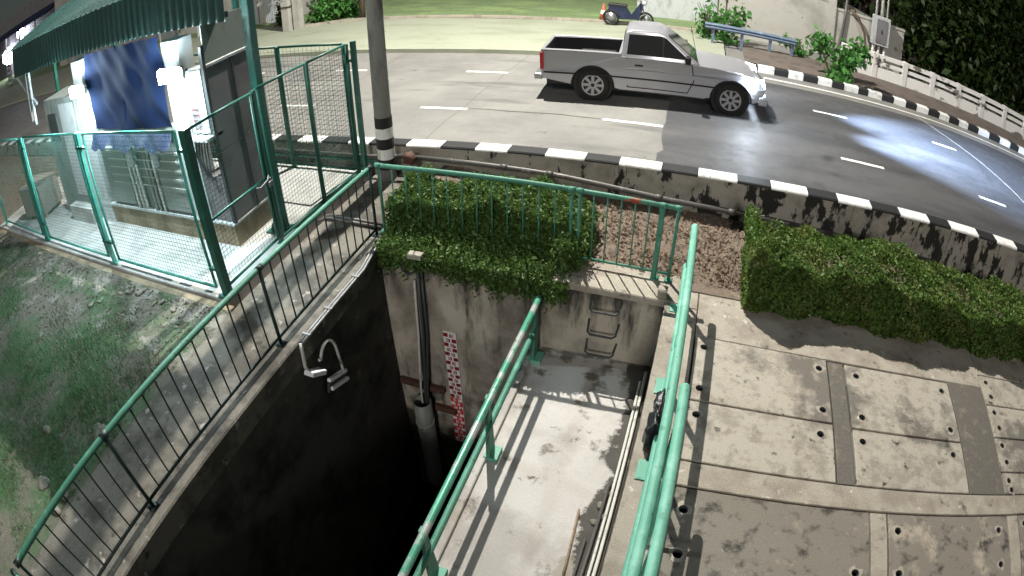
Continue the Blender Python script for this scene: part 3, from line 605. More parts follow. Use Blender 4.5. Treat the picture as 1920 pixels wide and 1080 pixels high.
part('dark_conduit', MB().tube([(-3.50,FY-.05,-.02),(-3.53,FY-.06,-1.4),(-3.60,FY-.16,-2.6),(-3.61,FY-.2,-3.2)], .026, 8), M['kdark'], cb, True)
part('dark_conduit', MB().tube([(-3.44,FY-.05,-.02),(-3.46,FY-.06,-1.4),(-3.56,FY-.15,-2.6),(-3.58,FY-.2,-3.2)], .022, 8), M['kdark'], cb, True)
part('pale_conduit', MB().tube([(-3.585,FY-.04,-.4),(-3.62,FY-.06,-1.4),(-3.68,FY-.16,-2.6),(-3.68,FY-.22,-3.3)], .021, 8), M['pvcw'], cb, True)
part('clamp_plate', MB().cbox(-3.60,-3.38,FY-.16,FY-.03,.05,.12,.01), M['coping'], cb)
part('loop_cable', MB().tube([(-3.6,FY-.08,.06),(-3.72,FY-.12,-.05),(-3.74,FY-.1,-.22),(-3.64,FY-.07,-.3),(-3.55,FY-.05,-.22)], .02, 8), M['kdark'], cb, True)
cn = thing('conduit_run', 'twin galvanised conduits clipped along the walkway coping', 'conduit', (LX, 5.2, .02))
for k, dx in enumerate((.02,.065)):
    pts = [(LX-.1,6.62-.05*k,.09)] + [(LX+dx-.09*(1-min(1,t*4)), 6.35-t*2.2, .075-.02*min(1,t*4)) for t in np.linspace(0,1,9)]
    part('conduit', MB().tube(pts, .021, 8), M['galv'], cn, True)
for y in (5.6,4.85,4.3): part('clip', MB().box(LX-.03,LX+.10,y-.02,y+.02,.07,.085), M['galv'], cn)
M['swhite'] = surf('clean white plastic', (.82,.83,.84), rough=.4, grain=.05, bump=0)
sn = thing('level_sensor', 'white sensor boxes with curved grey hoses on the dark pit wall', 'sensor', (LX+.05, 4.3, -.6))
part('hose', MB().tube([(LX+.04,4.14,.05),(LX+.06,4.10,-.08),(LX+.05,4.08,-.3),(LX+.06,4.12,-.42)], .024, 8), M['pvcw'], sn, True)
part('junction_box', MB().cbox(-.075,.075,-.16,.16,0,.07,.012, Matrix.Translation((LX+.10,4.17,-.5)) @ Matrix.Rotation(R(-35),4,'X')), M['swhite'], sn)
part('hose', MB().tube([(LX+.10,4.33,-.38)] + [(LX+.10, 4.54-.20*math.cos(a), -.55+.30*math.sin(a)) for a in np.linspace(.5, 2.9, 12)] + [(LX+.10,4.76,-.85),(LX+.1,4.77,-1.02)], .022, 8), M['pvcw'], sn, True)
for dz in (0,.16): part('sensor_bar', MB().cbox(-.03,.03,-.22,.22,0,.05,.008, Matrix.Translation((LX+.10,4.60,-.93-dz)) @ Matrix.Rotation(R(-22),4,'X')), M['swhite'], sn)
part('sensor_back', MB().box(-.05,-.01,-.2,.2,-.16,.04, Matrix.Translation((LX+.10,4.60,-.96)) @ Matrix.Rotation(R(-22),4,'X')), M['kdark'], sn)
# pipes and bits on the ledge
for i, (x0, x1, y0, y1, r, mt, lb) in enumerate(((-.05,-.06,-.5,6.2,.022,'pvcw','long pale conduit along the ledge side under the deck edge'), (-.10,-.12,-.5,6.0,.018,'pvcw','thin pale conduit lying beside the long one at the ledge side'), (-.16,-.24,-.4,4.2,.020,'darkpipe','old rusty pipe lying loose among rubble on the ledge'), (-.25,-.30,-.5,3.35,.016,'darkpipe','dark thin rod lying on the ledge beside an old pipe'))):
    solo('loose_pipe', MB().tube([(x1,y0,LZ+r+.03),((x0+x1)/2+.01,(y0+y1)/2,LZ+r+.025),(x0,y1,LZ+r+.03)], r, 8), M[mt], lb, 'pipe', None, True)
solo('bamboo_stick', MB().tube([(-.42,3.72,LZ+.03),(-.35,2.6,LZ+.03)], .014, 8), M['wood'], 'thin bamboo stick lying on the ledge screed', 'stick', None, True)
for k, (x, y, s) in enumerate(((-.14,4.05,.05),(-.19,3.85,.06),(-.13,3.7,.04),(-.22,3.6,.05),(-.10,4.25,.035))):
    rock('ledge_rubble', (x, y, LZ), (s, s*.8, s*.5), 'small broken concrete lump at the ledge side by the pipes', 'concrete lumps on the ledge')
# conduits across the walkway by the corner
for k, y in enumerate((6.98, 7.07)):
    solo('floor_conduit', MB().tube([(-5.62,y-.14,.035),(-5.55,y-.03,.035),(-5.45,y,.035),(-4.42,y-.05,.035)], .03, 8), M['darkpipe'], 'dark pipe laid across the walkway beside the railing corner', 'pipe', 'pipes across the walkway', True)
# pipe along the retaining wall
pp = thing('water_pipe', 'long dark metal pipe running along the foot of the retaining wall', 'pipe', (-1, KY-.16, .3))
part('pipe_run', MB().tube([(-5.0,8.72,.44),(-3.6,8.76,.42),(-2.1,8.76,.40),(-.3,8.76,.30),(1.5,8.78,.30),(5,8.8,.2)], .045, 12), M['darkpipe'], pp, True)
part('pipe_run', MB().tube([(-15,8.75,.28),(-5.6,8.72,.38),(-5.0,8.70,.44)], .035, 10), M['darkpipe'], pp, True)
part('pipe_run', MB().tube([(-15,8.72,.20),(-5.6,8.69,.30),(-5.05,8.66,.36)], .035, 10), M['dgreen'], pp, True)
for x, z in ((-3.0,.415),(-2.2,.40),(-.35,.305),(.9,.30)):
    part('coupling', MB().tube([(x-.06,8.76,z+.003),(x+.06,8.76,z-.003)], .057, 12), M['darkpipe'], pp, True)
part('valve', blob((-4.72,8.62,.46),(.12,.1,.12),8,2), M['rust'], pp, True)

# ------------------------------------------------------------------ street lamp (the banded pole) with its light over the road
sl = thing('street_lamp', 'grey concrete street lamp pole with black and white bands at its base', 'street lamp', (-5.22, 8.66, 0))
PX, PY = -5.22, 8.66
part('pole', MB().tube([(PX,PY,.0),(PX,PY,4),(PX,PY,12.4)], [.165,.14,.10], 16), M['pole'], sl, True)
bz = .22
for k in range(5):
    m = MB().tube([(PX,PY,bz+k*.205),(PX,PY,bz+(k+1)*.205-.001)], .168-.0012*k, 18, False); part('painted_band', m, M['black'] if k % 2 == 0 else M['white'], sl, True)
part('arm', MB().tube([(PX,PY,12.1),(PX-.02,PY+.5,12.8),(PX-.06,PY+2,13.3),(PX-.13,PY+5.4,13.7)], [.07,.065,.06,.05], 10), M['galv'], sl, True)
hd = part('lamp_head', MB().prism([(PY+5.3,13.65),(PY+5.3,13.75),(PY+5.7,13.81),(PY+6.2,13.73),(PY+6.2,13.65)], 'x', PX-.29, PX+.03), M['galv'], sl)
part('lamp_lens', MB().box(PX-.25,PX-.01,PY+5.45,PY+6.15,13.625,13.648), M['slamp'], hd)
ld = bpy.data.lights.new('street_lamp_light', 'SPOT'); ld.energy = LAMP_W; ld.color = (1,.975,.90); ld.spot_size = R(168); ld.spot_blend = .55; ld.shadow_soft_size = .07
lo = bpy.data.objects.new('street_lamp_light', ld); col.objects.link(lo); lo.parent = sl; lo.location = (-.13, 5.8, 13.58)

# ------------------------------------------------------------------ mesh fences of the compound
H = 2.62
def panel(parent, a, b, z0, z1, mat, midz=None, sp=.07, off=0.):
    """framed wire panel between plan points a and b, frame tubes and a joined wire mesh"""
    a = Vector((a[0],a[1],0)); b = Vector((b[0],b[1],0)); d = (b-a).normalized(); L = (b-a).length
    def P(s, z): return a + d*s + Vector((0,0,z))
    fr = part('panel_frame', MB().tube([P(0,z0),P(0,z1)], .024, 8).tube([P(L,z0),P(L,z1)], .024, 8).tube([P(0,z1),P(L,z1)], .024, 8).tube([P(0,z0),P(L,z0)], .024, 8), mat, parent, True)
    if midz: part('mid_rail', MB().tube([P(0,midz),P(L,midz)], .022, 8), mat, parent, True)
    m = MB(); nv = int(L/sp); nh = int((z1-z0)/sp); t = .0034
    for k in range(1, nv):
        q = a + d*(L*k/nv); e = d*t; nn = Vector((-d.y, d.x, 0))*t
        m.add([q-e+Vector((0,0,z0)), q+nn+Vector((0,0,z0)), q+e+Vector((0,0,z0)), q-e+Vector((0,0,z1)), q+nn+Vector((0,0,z1)), q+e+Vector((0,0,z1))], [(0,1,4,3),(1,2,5,4),(2,0,3,5)])
    nn = Vector((-d.y, d.x, 0))*.005
    for k in range(1, nh):
        z = z0 + (z1-z0)*k/nh
        m.add([P(0,z-t)+nn, P(0,z)+nn*1.6, P(0,z+t)+nn, P(L,z-t)+nn, P(L,z)+nn*1.6, P(L,z+t)+nn], [(0,1,4,3),(1,2,5,4),(2,0,3,5)])
    part('wire_mesh', m, M['wire'], parent, False, 'stuff'); return fr
def fpost(parent, x, y, z1, r=.045, z0=.03, mat='dgreen'):
    p = part('post', MB().box(x-r, x+r, y-r, y+r, z0, z1), M[mat], parent)
    part('base_plate', MB().cbox(x-r*2, x+r*2, y-r*2, y+r*2, .04, .062, .004), M[mat], p); return p
ff = thing('mesh_fence', 'teal green wire mesh fence panels on the step facing the lawn', 'fence', (-9, 4.62, .05))
teal = surf('teal fence paint', (.045,.24,.19), rough=.4, layers=[((.10,.36,.30), 5, .5,.68)], grain=.15, bump=.1, spec=.5)
M['teal'] = teal
fpost(ff, -8.93, 4.62, H, .035, mat='teal'); fpost(ff, -12.12, 4.64, H-.03, .035, mat='teal'); fpost(ff, -12.28, 4.64, H-.05, .03, mat='teal'); fpost(ff, -15.6, 4.7, H, .035, mat='teal')
panel(ff, (-8.72,4.62), (-6.02,4.62), .16, H-.02, teal); panel(ff, (-11.98,4.64), (-9.08,4.62), .16, H-.02, teal); panel(ff, (-15.5,4.7), (-12.4,4.64), .16, H-.05, teal)
for x in (-8.82, -9.0, -5.92, -12.05):
    for z in (.5, H-.28): part('hinge', MB().cbox(x-.09, x+.09, 4.585, 4.655, z-.02, z+.02, .004), M['dgreen'], ff)
fs = thing('mesh_fence', 'dark green wire mesh side fence with padlocked gate beside the walkway', 'fence', (-5.84, 6.6, .05))
fpost(fs, -5.82, 4.64, H+.02, .06); fpost(fs, -5.84, 6.08, H, .03)
panel(fs, (-5.84,4.74), (-5.84,6.02), .16, H-.03, M['dgreen'], midz=1.22)
panel(fs, (-5.84,6.14), (-5.84,7.38), .12, H, M['dgreen']); panel(fs, (-5.84,7.44), (-5.84,8.58), .12, H, M['dgreen'])
fpost(fs, -5.84, 7.41, H, .028); fpost(fs, -5.84, 8.62, H, .028)
lk = part('latch', MB().tube([(-5.80,5.75,1.2),(-5.76,5.8,1.18),(-5.76,5.98,1.22),(-5.8,6.06,1.26)], .012, 6), M['galv'], fs, True)
part('padlock', MB().cbox(-5.80,-5.76,6.02,6.10,1.08,1.17,.006).tube([(-5.78,6.035,1.17),(-5.78,6.04,1.22),(-5.78,6.08,1.22),(-5.78,6.085,1.17)], .007, 6), M['galv'], lk)
fb = thing('mesh_fence', 'dark green wire mesh fence between the compound and the kerb wall', 'fence', (-8, 8.74, .05))
panel(fb, (-11,8.62), (-7.5,8.62), .12, H, M['dgreen'], sp=.1); panel(fb, (-7.42,8.62), (-5.92,8.62), .12, H, M['dgreen'], sp=.1); fpost(fb, -7.46, 8.62, H, .03)
panel(fb, (-18.5,8.62), (-11.1,8.62), .12, 2.0, M['dgreen'], sp=.12); fpost(fb, -11.05, 8.62, H, .03)
solo('fence_end_post', MB().box(-5.74,-5.66,8.60,8.68,.0,H+.05).cbox(-5.80,-5.74,8.62,8.66,2.28,2.33,.005), M['dgreen'], 'lone dark green post standing beside the banded street lamp pole', 'post')

# ------------------------------------------------------------------ control kiosk
YK = 5.76
ko = thing('control_kiosk', 'pump control kiosk with white columns, grey side boards and corrugated green roof', 'kiosk', (-8.6, 6.3, .05))
K = lambda nm, mt, *b: part(nm, MB().cbox(*b, .008), M[mt], ko)
pl = K('plinth', 'plinth', -10.75, -6.52, YK, 7.0, .0, .45)
part('plinth_cap', MB().cbox(-10.78, -6.49, YK-.03, 7.03, .452, .49, .006), M['kwhite'], pl)
for x0, x1 in ((-6.54,-6.48),): K('corner_post', 'kdark', x0, x1, YK+.0, YK+.06, .492, 3.45)
for y0, y1 in ((5.84,6.38),(6.42,6.98)):
    for z0, z1 in ((.50,1.72),(1.74,3.08)): part('side_board', MB().box(-6.53,-6.50,y0,y1,z0,z1), M['kgrey'], ko)
K('side_post', 'kdark', -6.53,-6.485, 6.385, 6.415, .492, 3.1)
K('top_beam', 'kwhite', -6.56,-6.48, 5.83, 7.0, 3.09, 3.14)
part('upper_fascia', MB().box(-6.52,-6.50,5.83,7.0,3.145,3.8), M['kgreen'], ko)
K('column', 'kwhite', -7.42, -7.0, YK-.02, YK+.3, .492, 3.62)
cbn = K('control_panel', 'kwhite', -6.98, -6.56, YK-.01, YK+.25, 2.06, 3.10)
part('panel_plate', MB().box(-6.90,-6.72,YK-.016,YK-.0105,2.12,2.72), M['kgrey'], cbn)
for k in range(3):
    for j in range(3): part('panel_button', MB().tube([(-6.87+.055*k, YK-.016, 2.28+.09*j), (-6.87+.055*k, YK-.035, 2.28+.09*j)], .014, 8), M['kdark'] if (k+j) % 3 else M['gred'], cbn)
K('shelf', 'kwhite', -6.99, -6.50, YK-.16, YK+.2, 1.98, 2.03)
K('lower_cabinet', 'kgrey', -6.98, -6.56, YK+.03, YK+.4, .492, 1.3)
for k in range(5): part('cable_loop', MB().tube([(-6.93+.06*k, YK-.02, 1.95), (-6.95+.07*k, YK-.08, 1.7-.05*k), (-6.9+.04*k, YK-.03, 1.5-.06*k), (-6.9+.05*k, YK+.02, 1.3)], .012, 6), M['kdark'], ko, True)
K('column', 'kwhite', -10.78, -10.36, YK-.02, YK+.3, .05, 3.66)
K('slim_column', 'kwhite', -10.28, -10.02, YK+.02, YK+.2, 2.2, 3.5)
K('beam', 'kgreen', -10.34, -7.43, YK-.06, YK+.1, 2.12, 2.20)
K('back_board', 'kgreen', -10.34, -7.43, YK+.08, YK+.14, .492, 2.1)
K('cabinet_door', 'kgreen', -10.2, -9.3, YK+.0, YK+.08, .55, 1.75)
K('cabinet_door', 'kgreen', -8.25, -7.5, YK+.0, YK+.08, .55, 1.65)
for x in (-9.22,-9.08,-8.94,-8.62,-8.5,-8.36): part('vertical_pipe', MB().tube([(x,YK+.02,.5),(x,YK+.02,1.9)], .035, 8), M['pvcw'] if x < -8.9 or x > -8.4 else M['pvc'], ko, True)
for x in (-8.95,-8.15): part('white_canister', MB().tube([(x,YK-.06,1.45),(x,YK-.06,1.80)], .075, 12), M['kwhite'], ko, True)
for k in range(5): part('rail_bar', MB().box(-9.9,-7.45,YK-.04,YK-.02,1.02+.17*k,1.035+.17*k), M['pvcw'], ko)
lc = K('side_cabinet', 'kgreen', -12.75, -11.0, YK+.0, YK+.8, .05, 2.95)
part('cabinet_window', MB().box(-12.6,-12.1,YK-.012,YK-.001,1.9,2.6), M['kdark'], lc)
part('cabinet_panel', MB().box(-11.85,-11.08,YK-.014,YK-.001,.6,2.8), M['kwhite'], lc)
K('cabinet_foot', 'floor', -12.1,-11.0, YK-.25, YK-.02, .05, .42)
for x, y in ((-6.75,6.9),(-10.6,6.9),(-13.0,6.4)): K('roof_post', 'dgreen', x-.04, x+.04, y-.04, y+.04, .05, 4.7)
part('roof_strut', MB().box(-.03,.03,-.03,.03,0,1.5, Matrix.Translation((-12.6,5.5,3.0)) @ Matrix.Rotation(R(-55),4,'Y')), M['kwhite'], ko)
part('roof_strut', MB().box(-13.05,-12.99,5.45,5.51,2.6,3.9), M['kwhite'], ko)
part('roof_strut', MB().box(-12.85,-12.79,5.45,5.51,2.5,3.9), M['kwhite'], ko)
# corrugated fascia and roof sheet
def corr(xa, xb, f0, f1, name, amp=.005, pitch=.16):
    n = int((xb-xa)/pitch*6); m = MB(); xs = np.linspace(xa, xb, n)
    prof = [min(1, max(-1, 1.8*math.sin(2*math.pi*x/pitch)))*amp for x in xs]
    a = [f0(x, p) for x, p in zip(xs, prof)]; b = [f1(x, p) for x, p in zip(xs, prof)]
    m.add(a+b, [(i, i+1, n+i+1, n+i) for i in range(n-1)]); return part(name, m, M['roofg'], ko)
corr(-13.35, -5.35, lambda x, p: (x, 5.25+p, 3.86), lambda x, p: (x, 5.25+p, 4.575), 'roof_fascia')
corr(-13.9, -5.30, lambda x, p: (x, 5.22, 4.585+p), lambda x, p: (x, 7.3, 5.04+p), 'roof_sheet', .02, .2)
part('roof_purlin', MB().box(-13.3,-5.4,5.3,5.36,3.9,3.98), M['kdark'], ko)
# blue tarpaulin over the bay and the cloth hanging below
def sheet(f, nu, nv):
    m = MB(); m.add([f(u/(nu-1), v/(nv-1)) for v in range(nv) for u in range(nu)], [(j*nu+i, j*nu+i+1, (j+1)*nu+i+1, (j+1)*nu+i) for j in range(nv-1) for i in range(nu-1)]); return m
tp = solo('tarpaulin', sheet(lambda u, v: (-10.0+2.62*u + .03*math.sin(v*7)*(1 if u < .5 else -1), YK-.10-.05*math.sin(u*math.pi)*(1-v*.3) + .022*math.sin(u*22+v*5+2*math.sin(v*4))*(1-.3*v) + .015*math.sin(u*9-v*11) + .008*math.sin(u*41+v*17), 2.20+1.55*v), 60, 30), M['tarp'], 'blue tarpaulin hung across the kiosk bay between the lamps', 'tarpaulin', None, True)
solo('hanging_cloth', sheet(lambda u, v: (-10.15+2.75*u, YK-.13-.12*(1-v) + .02*math.sin(u*25+v*3), 2.125-(.27+.05*math.sin(u*17)+.04*math.sin(u*41))*(1-v)), 70, 8), M['navy'], 'ragged dark navy cloth hanging below the kiosk bay beam', 'cloth', None, True)
for x, z, lb in ((-6.86,3.15,'glaring white lamp on the right kiosk column beside the control panel'), (-10.05,3.12,'glaring white lamp on the left kiosk column beside the side cabinet')):
    t = thing('flood_lamp', lb, 'lamp', (x-.15, YK-.05, z))
    yy = YK-.36
    part('lamp_housing', MB().cbox(x-.24,x+.24,yy+.03,yy+.10,z-.09,z+.11,.02), M['kdark'], t)
    part('lamp_lens', MB().cbox(x-.26,x+.26,yy-.05,yy+.028,z-.11,z+.12,.03), M['klamp'], t)
    part('lamp_bracket', MB().box(x-.03,x+.03,yy+.1,YK-.01,z-.05,z-.01), M['kdark'], t)
    ld = bpy.data.lights.new('flood_lamp_light', 'POINT'); ld.energy = KIOSK_W; ld.color = (.74,.93,1); ld.shadow_soft_size = .12
    lo = bpy.data.objects.new('flood_lamp_light', ld); col.objects.link(lo); lo.parent = t; lo.location = (.15, -.42, .0)
cr = thing('storage_box', 'pale wooden box standing by the fence inside the compound', 'box', (-14.1, 5.4, .05))
Mx = Matrix.Translation((-14.0,5.55,.05)) @ Matrix.Rotation(R(14),4,'Z')
part('box_body', MB().cbox(-.5,.5,-.4,.4,.12,.86,.01, Mx), M['stone'], cr); part('box_lid', MB().cbox(-.52,.52,-.42,.42,.862,.90,.01, Mx), M['stone'], cr)
for sx in (-.4,.4):
    for sy in (-.3,.3): part('leg', MB().box(sx-.04,sx+.04,sy-.04,sy+.04,0,.119, Mx), M['wood'], cr)
gc = thing('steel_column', 'tall dark green steel column rising beside the mesh side fence', 'column', (-6.05, 6.42, .05))
part('shaft', MB().box(-6.12,-6.10,6.36,6.50,.07,4.6).box(-6.0,-5.98,6.36,6.50,.07,4.6).box(-6.10,-6.0,6.42,6.44,.07,4.6), M['dgreen'], gc)
part('flange_cover', MB().box(-6.11,-5.99,6.355,6.36,.3,4.6), M['dgreen'], gc)
part('gusset', MB().prism([(-6.12,.07),(-6.32,.07),(-6.12,.42)], 'y', 6.40, 6.43).prism([(-5.98,.07),(-5.93,.07),(-5.98,.3)], 'y', 6.40, 6.43), M['dgreen'], gc)
part('base_plate', MB().cbox(-6.32,-5.92,6.25,6.6,.05,.072,.004), M['dgreen'], gc)

# ------------------------------------------------------------------ pickup truck
def pickup():
    yaw = .075; c = Vector((-.92, 13.28, zr(-.92)+.004)); Mt = Matrix.Translation(c) @ Matrix.Rotation(yaw,4,'Z') @ Matrix.Rotation(-.026,4,'Y')
    t = thing('pickup_truck', 'silver single-cab pickup truck driving along the road with headlight on', 'pickup truck', c)
    def pt(name, mb, mat, smooth=False, parent=None):
        me = mb.mesh(name, (0,0,0), smooth); me.transform(Mt); me.transform(Matrix.Translation(-c)); o = link(name, me, mat, parent or t, (0,0,0))
        if name in ('cab', 'bumper', 'tailgate', 'mirror'):
            bv = o.modifiers.new('bevel', 'BEVEL'); bv.width = .045 if name == 'cab' else .02; bv.segments = 3; bv.limit_method = 'ANGLE'; bv.angle_limit = R(18)
            for p_ in me.polygons: p_.use_smooth = True
        return o
    W = .86
    fw, rwx, wr, ar = 1.72, -1.32, .365, .45
    # side silhouette with wheel arches; upper line differs for bed and bonnet
    def arch(cx): return [(cx + ar*math.cos(a), .36 + ar*math.sin(a)) for a in np.linspace(0, math.pi, 11)]
    low = [(2.42,.42)] + [(cx, max(z,.36)) for cx, z in arch(fw)] + [(1.2,.36),(1.1,.33),(-.72,.33),(-.84,.36)] + [(cx, max(z,.36)) for cx, z in arch(rwx)] + [(-2.42,.46)]
    upl = [(-2.46,.62),(-2.45,1.12),(-.72,1.14),(-.70,1.08),(.78,1.06),(1.3,1.04),(2.1,.97),(2.40,.86),(2.48,.68)]
    side = low + upl
    # two skins with tumblehome plus top and end faces
    for s in (-1, 1):
        m = MB(); pts = [(x, s*(W - (.03 if z > .95 else 0) - (.05 if abs(x) > 2.3 else 0)), z) for x, z in side]
        tri = tessellate_polygon([[Vector((x, z, 0)) for x, z in side]])
        m.add(pts, [tuple(q) for q in tri]); inn = [(p[0], p[1]-s*.09, p[2]) for p in pts]; k = len(pts)
        m.add(pts + inn, [(i, (i+1)%k, k+(i+1)%k, k+i) for i in range(k)]); pt('body_side', m, M['body'])
    # bonnet, grille, scuttle
    m = MB(); pr = [(.80,1.055),(1.3,1.045),(1.9,1.0),(2.2,.95),(2.40,.86),(2.47,.70),(2.46,.42)]; kk = len(pr); ys = [-.80,-.6,-.2,.2,.6,.80]
    m.add([(x - (.06 if abs(y) > .7 and x > 2 else 0), y, z + .03*(1-(y/.8)**2)) for x, z in pr for y in ys], [(i*6+j, i*6+j+1, (i+1)*6+j+1, (i+1)*6+j) for i in range(kk-1) for j in range(5)]); pt('bonnet', m, M['body'], True)
    pt('grille', MB().cbox(2.44,2.50,-.42,.42,.60,.80,.01), M['trim']); pt('bumper', MB().cbox(2.36,2.56,-.84,.84,.34,.56,.04), M['body'])
    pt('bumper', MB().cbox(-2.62,-2.44,-.80,.80,.42,.56,.02), M['rim'])
    # bed
    pt('bed_floor', MB().box(-2.40,-.74,-.77,.77,.60,.64), M['trim']); pt('bed_front', MB().box(-.78,-.72,-.77,.77,.64,1.12), M['body'])
    for s in (-1,1):
        pt('bed_liner', MB().box(-2.40,-.78, s*.77-.006, s*.77+.006,.64,1.1), M['trim']); pt('wheel_tub', MB().cbox(-1.75,-.9, min(s*.55,s*.765), max(s*.55,s*.765),.64,.86,.03), M['trim'])
        pt('bed_rail', MB().cbox(-2.44,-.72, min(s*.75,s*.85), max(s*.75,s*.85),1.128,1.155,.008), M['body'])
    tg = pt('tailgate', MB().cbox(-2.47,-2.40,-.77,.77,.60,1.13,.01), M['body']); pt('tailgate_handle', MB().box(-2.485,-2.47,-.12,.12,.95,1.02), M['trim'], parent=tg)
    for s in (-1,1): pt('tail_light', MB().cbox(-2.475,-2.40, min(s*.775,s*.845), max(s*.775,s*.845),.68,1.06,.005), M['tail'])
    # cab
    cabp = [(-.70,1.08),(-.64,1.62),(-.50,1.68),(.05,1.69),(.22,1.64),(.98,1.07)]
    half = lambda z: .80 - .14*max(0, (z-1.08)/.6)
    m = MB(); k = len(cabp); m.add([(x, -half(z), z) for x, z in cabp] + [(x, half(z), z) for x, z in cabp], [tuple(range(k)), tuple(range(2*k-1, k-1, -1))] + [(i, i+1, k+i+1, k+i) for i in range(k-1)]); pt('cab', m, M['body'])
    ws = [(.27,1.60),(.93,1.11)]; e = .012
    m = MB(); m.add([(x+e, s*(half(z)-.06), z+e) for x, z in ws for s in (-1,1)], [(0,1,3,2)]); pt('windscreen', m, M['glass'])
    m = MB(); m.add([(x-e, s*(half(z)-.08), z) for x, z in ((-.65,1.58),(-.69,1.16)) for s in (-1,1)], [(0,1,3,2)]); pt('rear_window', m, M['glass'])
    for s in (-1,1):
        wp = [(-.60,1.14),(-.56,1.58),(.12,1.60),(.24,1.56),(.74,1.14)]
        m = MB(); m.add([(x, s*(half(z)+.006), z) for x, z in wp], [tuple(range(5))]); sw = pt('side_window', m, M['glass'])
        pt('window_pillar', MB().add([(x, s*(half(z)+.011), z) for x, z in ((.16,1.14),(.16,1.585),(.20,1.585),(.20,1.14))], [(0,1,2,3)]), M['trim'], parent=sw)
        pt('door_seam', MB().add([(x, s*(W+.002-(.03 if z > .95 else 0)), z) for x, z in ((-.575,.395),(.752,.395),(.885,.695),(.825,1.058),(-.605,1.078))], [(0,1,2,3,4)]), M['trim'])
        pt('waist_strip', MB().cbox(-2.4,2.0, min(s*.862,s*.874), max(s*.862,s*.874),.60,.635,.003), M['trim'])
        dr = pt('door', MB().add([(x, s*(W+.004-(.03 if z > .95 else 0)), z) for x, z in ((-.55,.42),(.74,.42),(.86,.70),(.80,1.05),(-.58,1.07))], [(0,1,2,3,4)]), M['body'])
        pt('handle', MB().cbox(-.42,-.24, s*(W-.02)-.02, s*(W-.02)+.02,.90,.935,.006), M['trim'], parent=dr)
        pt('mirror', MB().cbox(.66,.78, min(s*.82,s*1.02), max(s*.82,s*1.02),1.10,1.26,.02), M['trim'])
        pt('sill', MB().cbox(-.85,1.2, min(s*.78,s*.855), max(s*.78,s*.855),.30,.345,.006), M['trim'])
        hl_ = pt('headlight', MB().add([(2.02,s*.845,.93),(2.40,s*.68,.90),(2.46,s*.60,.68),(2.16,s*.835,.66),(2.06,s*.885,.94),(2.45,s*.70,.91),(2.52,s*.60,.68),(2.22,s*.885,.66)], [(0,1,2,3),(4,5,6,7),(0,1,5,4),(1,2,6,5),(2,3,7,6),(3,0,4,7)]), M['lens'])
        for cx in (fw, rwx):
            y0, y1 = (s*.62, s*.835); n = 24
            prof = [(y0,.26),(y0,.34),(y0+s*.03,wr),(y1-s*.03,wr),(y1,.34),(y1,.245)]; q = len(prof)
            m = MB(); m.add([(cx+r*math.cos(2*math.pi*a/n), y, .365+r*math.sin(2*math.pi*a/n)) for y, r in prof for a in range(n)], [(i*n+a, i*n+(a+1)%n, (i+1)*n+(a+1)%n, (i+1)*n+a) for i in range(q-1) for a in range(n)])
            wh = pt('wheel', m, M['tyre'], True)
            m = MB(); m.add([(cx+r*math.cos(2*math.pi*a/n), y, .365+r*math.sin(2*math.pi*a/n)) for y, r in ((y1-s*.005,.245),(y1-s*.04,.22),(y1-s*.05,.07),(y1-s*.015,.05)) for a in range(n)], [(i*n+a, i*n+(a+1)%n, (i+1)*n+(a+1)%n, (i+1)*n+a) for i in range(3) for a in range(n)] + [tuple(3*n+a for a in range(n))])
            for a in range(6):
                an = a*math.pi/3; m.add([(cx+.06*math.cos(an-.3), y1-s*.012, .365+.06*math.sin(an-.3)), (cx+.06*math.cos(an+.3), y1-s*.012, .365+.06*math.sin(an+.3)), (cx+.23*math.cos(an+.1), y1-s*.008, .365+.23*math.sin(an+.1)), (cx+.23*math.cos(an-.1), y1-s*.008, .365+.23*math.sin(an-.1))], [(0,1,2,3)])
            rmo = pt('rim', m, M['trim'], parent=wh); m = MB()
            for a in range(8):
                an = a*math.pi/4; m.add([(cx+r*math.cos(an+da), y1-s*(.004 if r < .1 else .008), .365+r*math.sin(an+da)) for r, da in ((.05,-.6),(.05,.6),(.225,.16),(.225,-.16))], [(0,1,2,3)])
            m.add([(cx+r*math.cos(2*math.pi*a/n), y1-s*.002, .365+r*math.sin(2*math.pi*a/n)) for r in (.215,.25) for a in range(n)], [(a, (a+1)%n, n+(a+1)%n, n+a) for a in range(n)]); pt('rim', m, M['rim'], parent=wh)
        ld = bpy.data.lights.new('headlight_beam', 'SPOT'); ld.energy = HEAD_W; ld.color = (.50,.68,1); ld.spot_size = R(52); ld.spot_blend = 1; ld.shadow_soft_size = .10
        lo = bpy.data.objects.new('headlight_beam', ld); col.objects.link(lo); lo.parent = t
        lo.location = (Mt @ Vector((2.66, s*.72, .82))) - c
        lo.rotation_euler = (Mt.to_3x3() @ Vector((1, -.10, .075))).to_track_quat('-Z', 'Y').to_euler()
    for s in (-1,1):
        for cx in (fw, rwx):
            pts = [(cx + (ar+.012)*math.cos(a), s*(W+.002), .36 + (ar+.012)*math.sin(a)) for a in np.linspace(0, math.pi, 15)]
            pt('arch_lip', MB().tube(pts, .018, 6), M['trim'], True)
    pt('licence_plate', MB().box(-2.632,-2.622,-.2,.2,.44,.54), M['kwhite'])
    pt('antenna', MB().tube([(.95,-.70,1.06),(.75,-.72,1.9)], .006, 5), M['trim'])
    pt('underbody', MB().box(-2.35,2.3,-.74,.74,.32,.58), M['trim'])
    for s in (-1,1):
        for cx in (fw, rwx): pt('wheel_well', MB().tube([(cx,s*.50,.37),(cx,s*.775,.37)], .44, 20), M['trim'])
pickup()

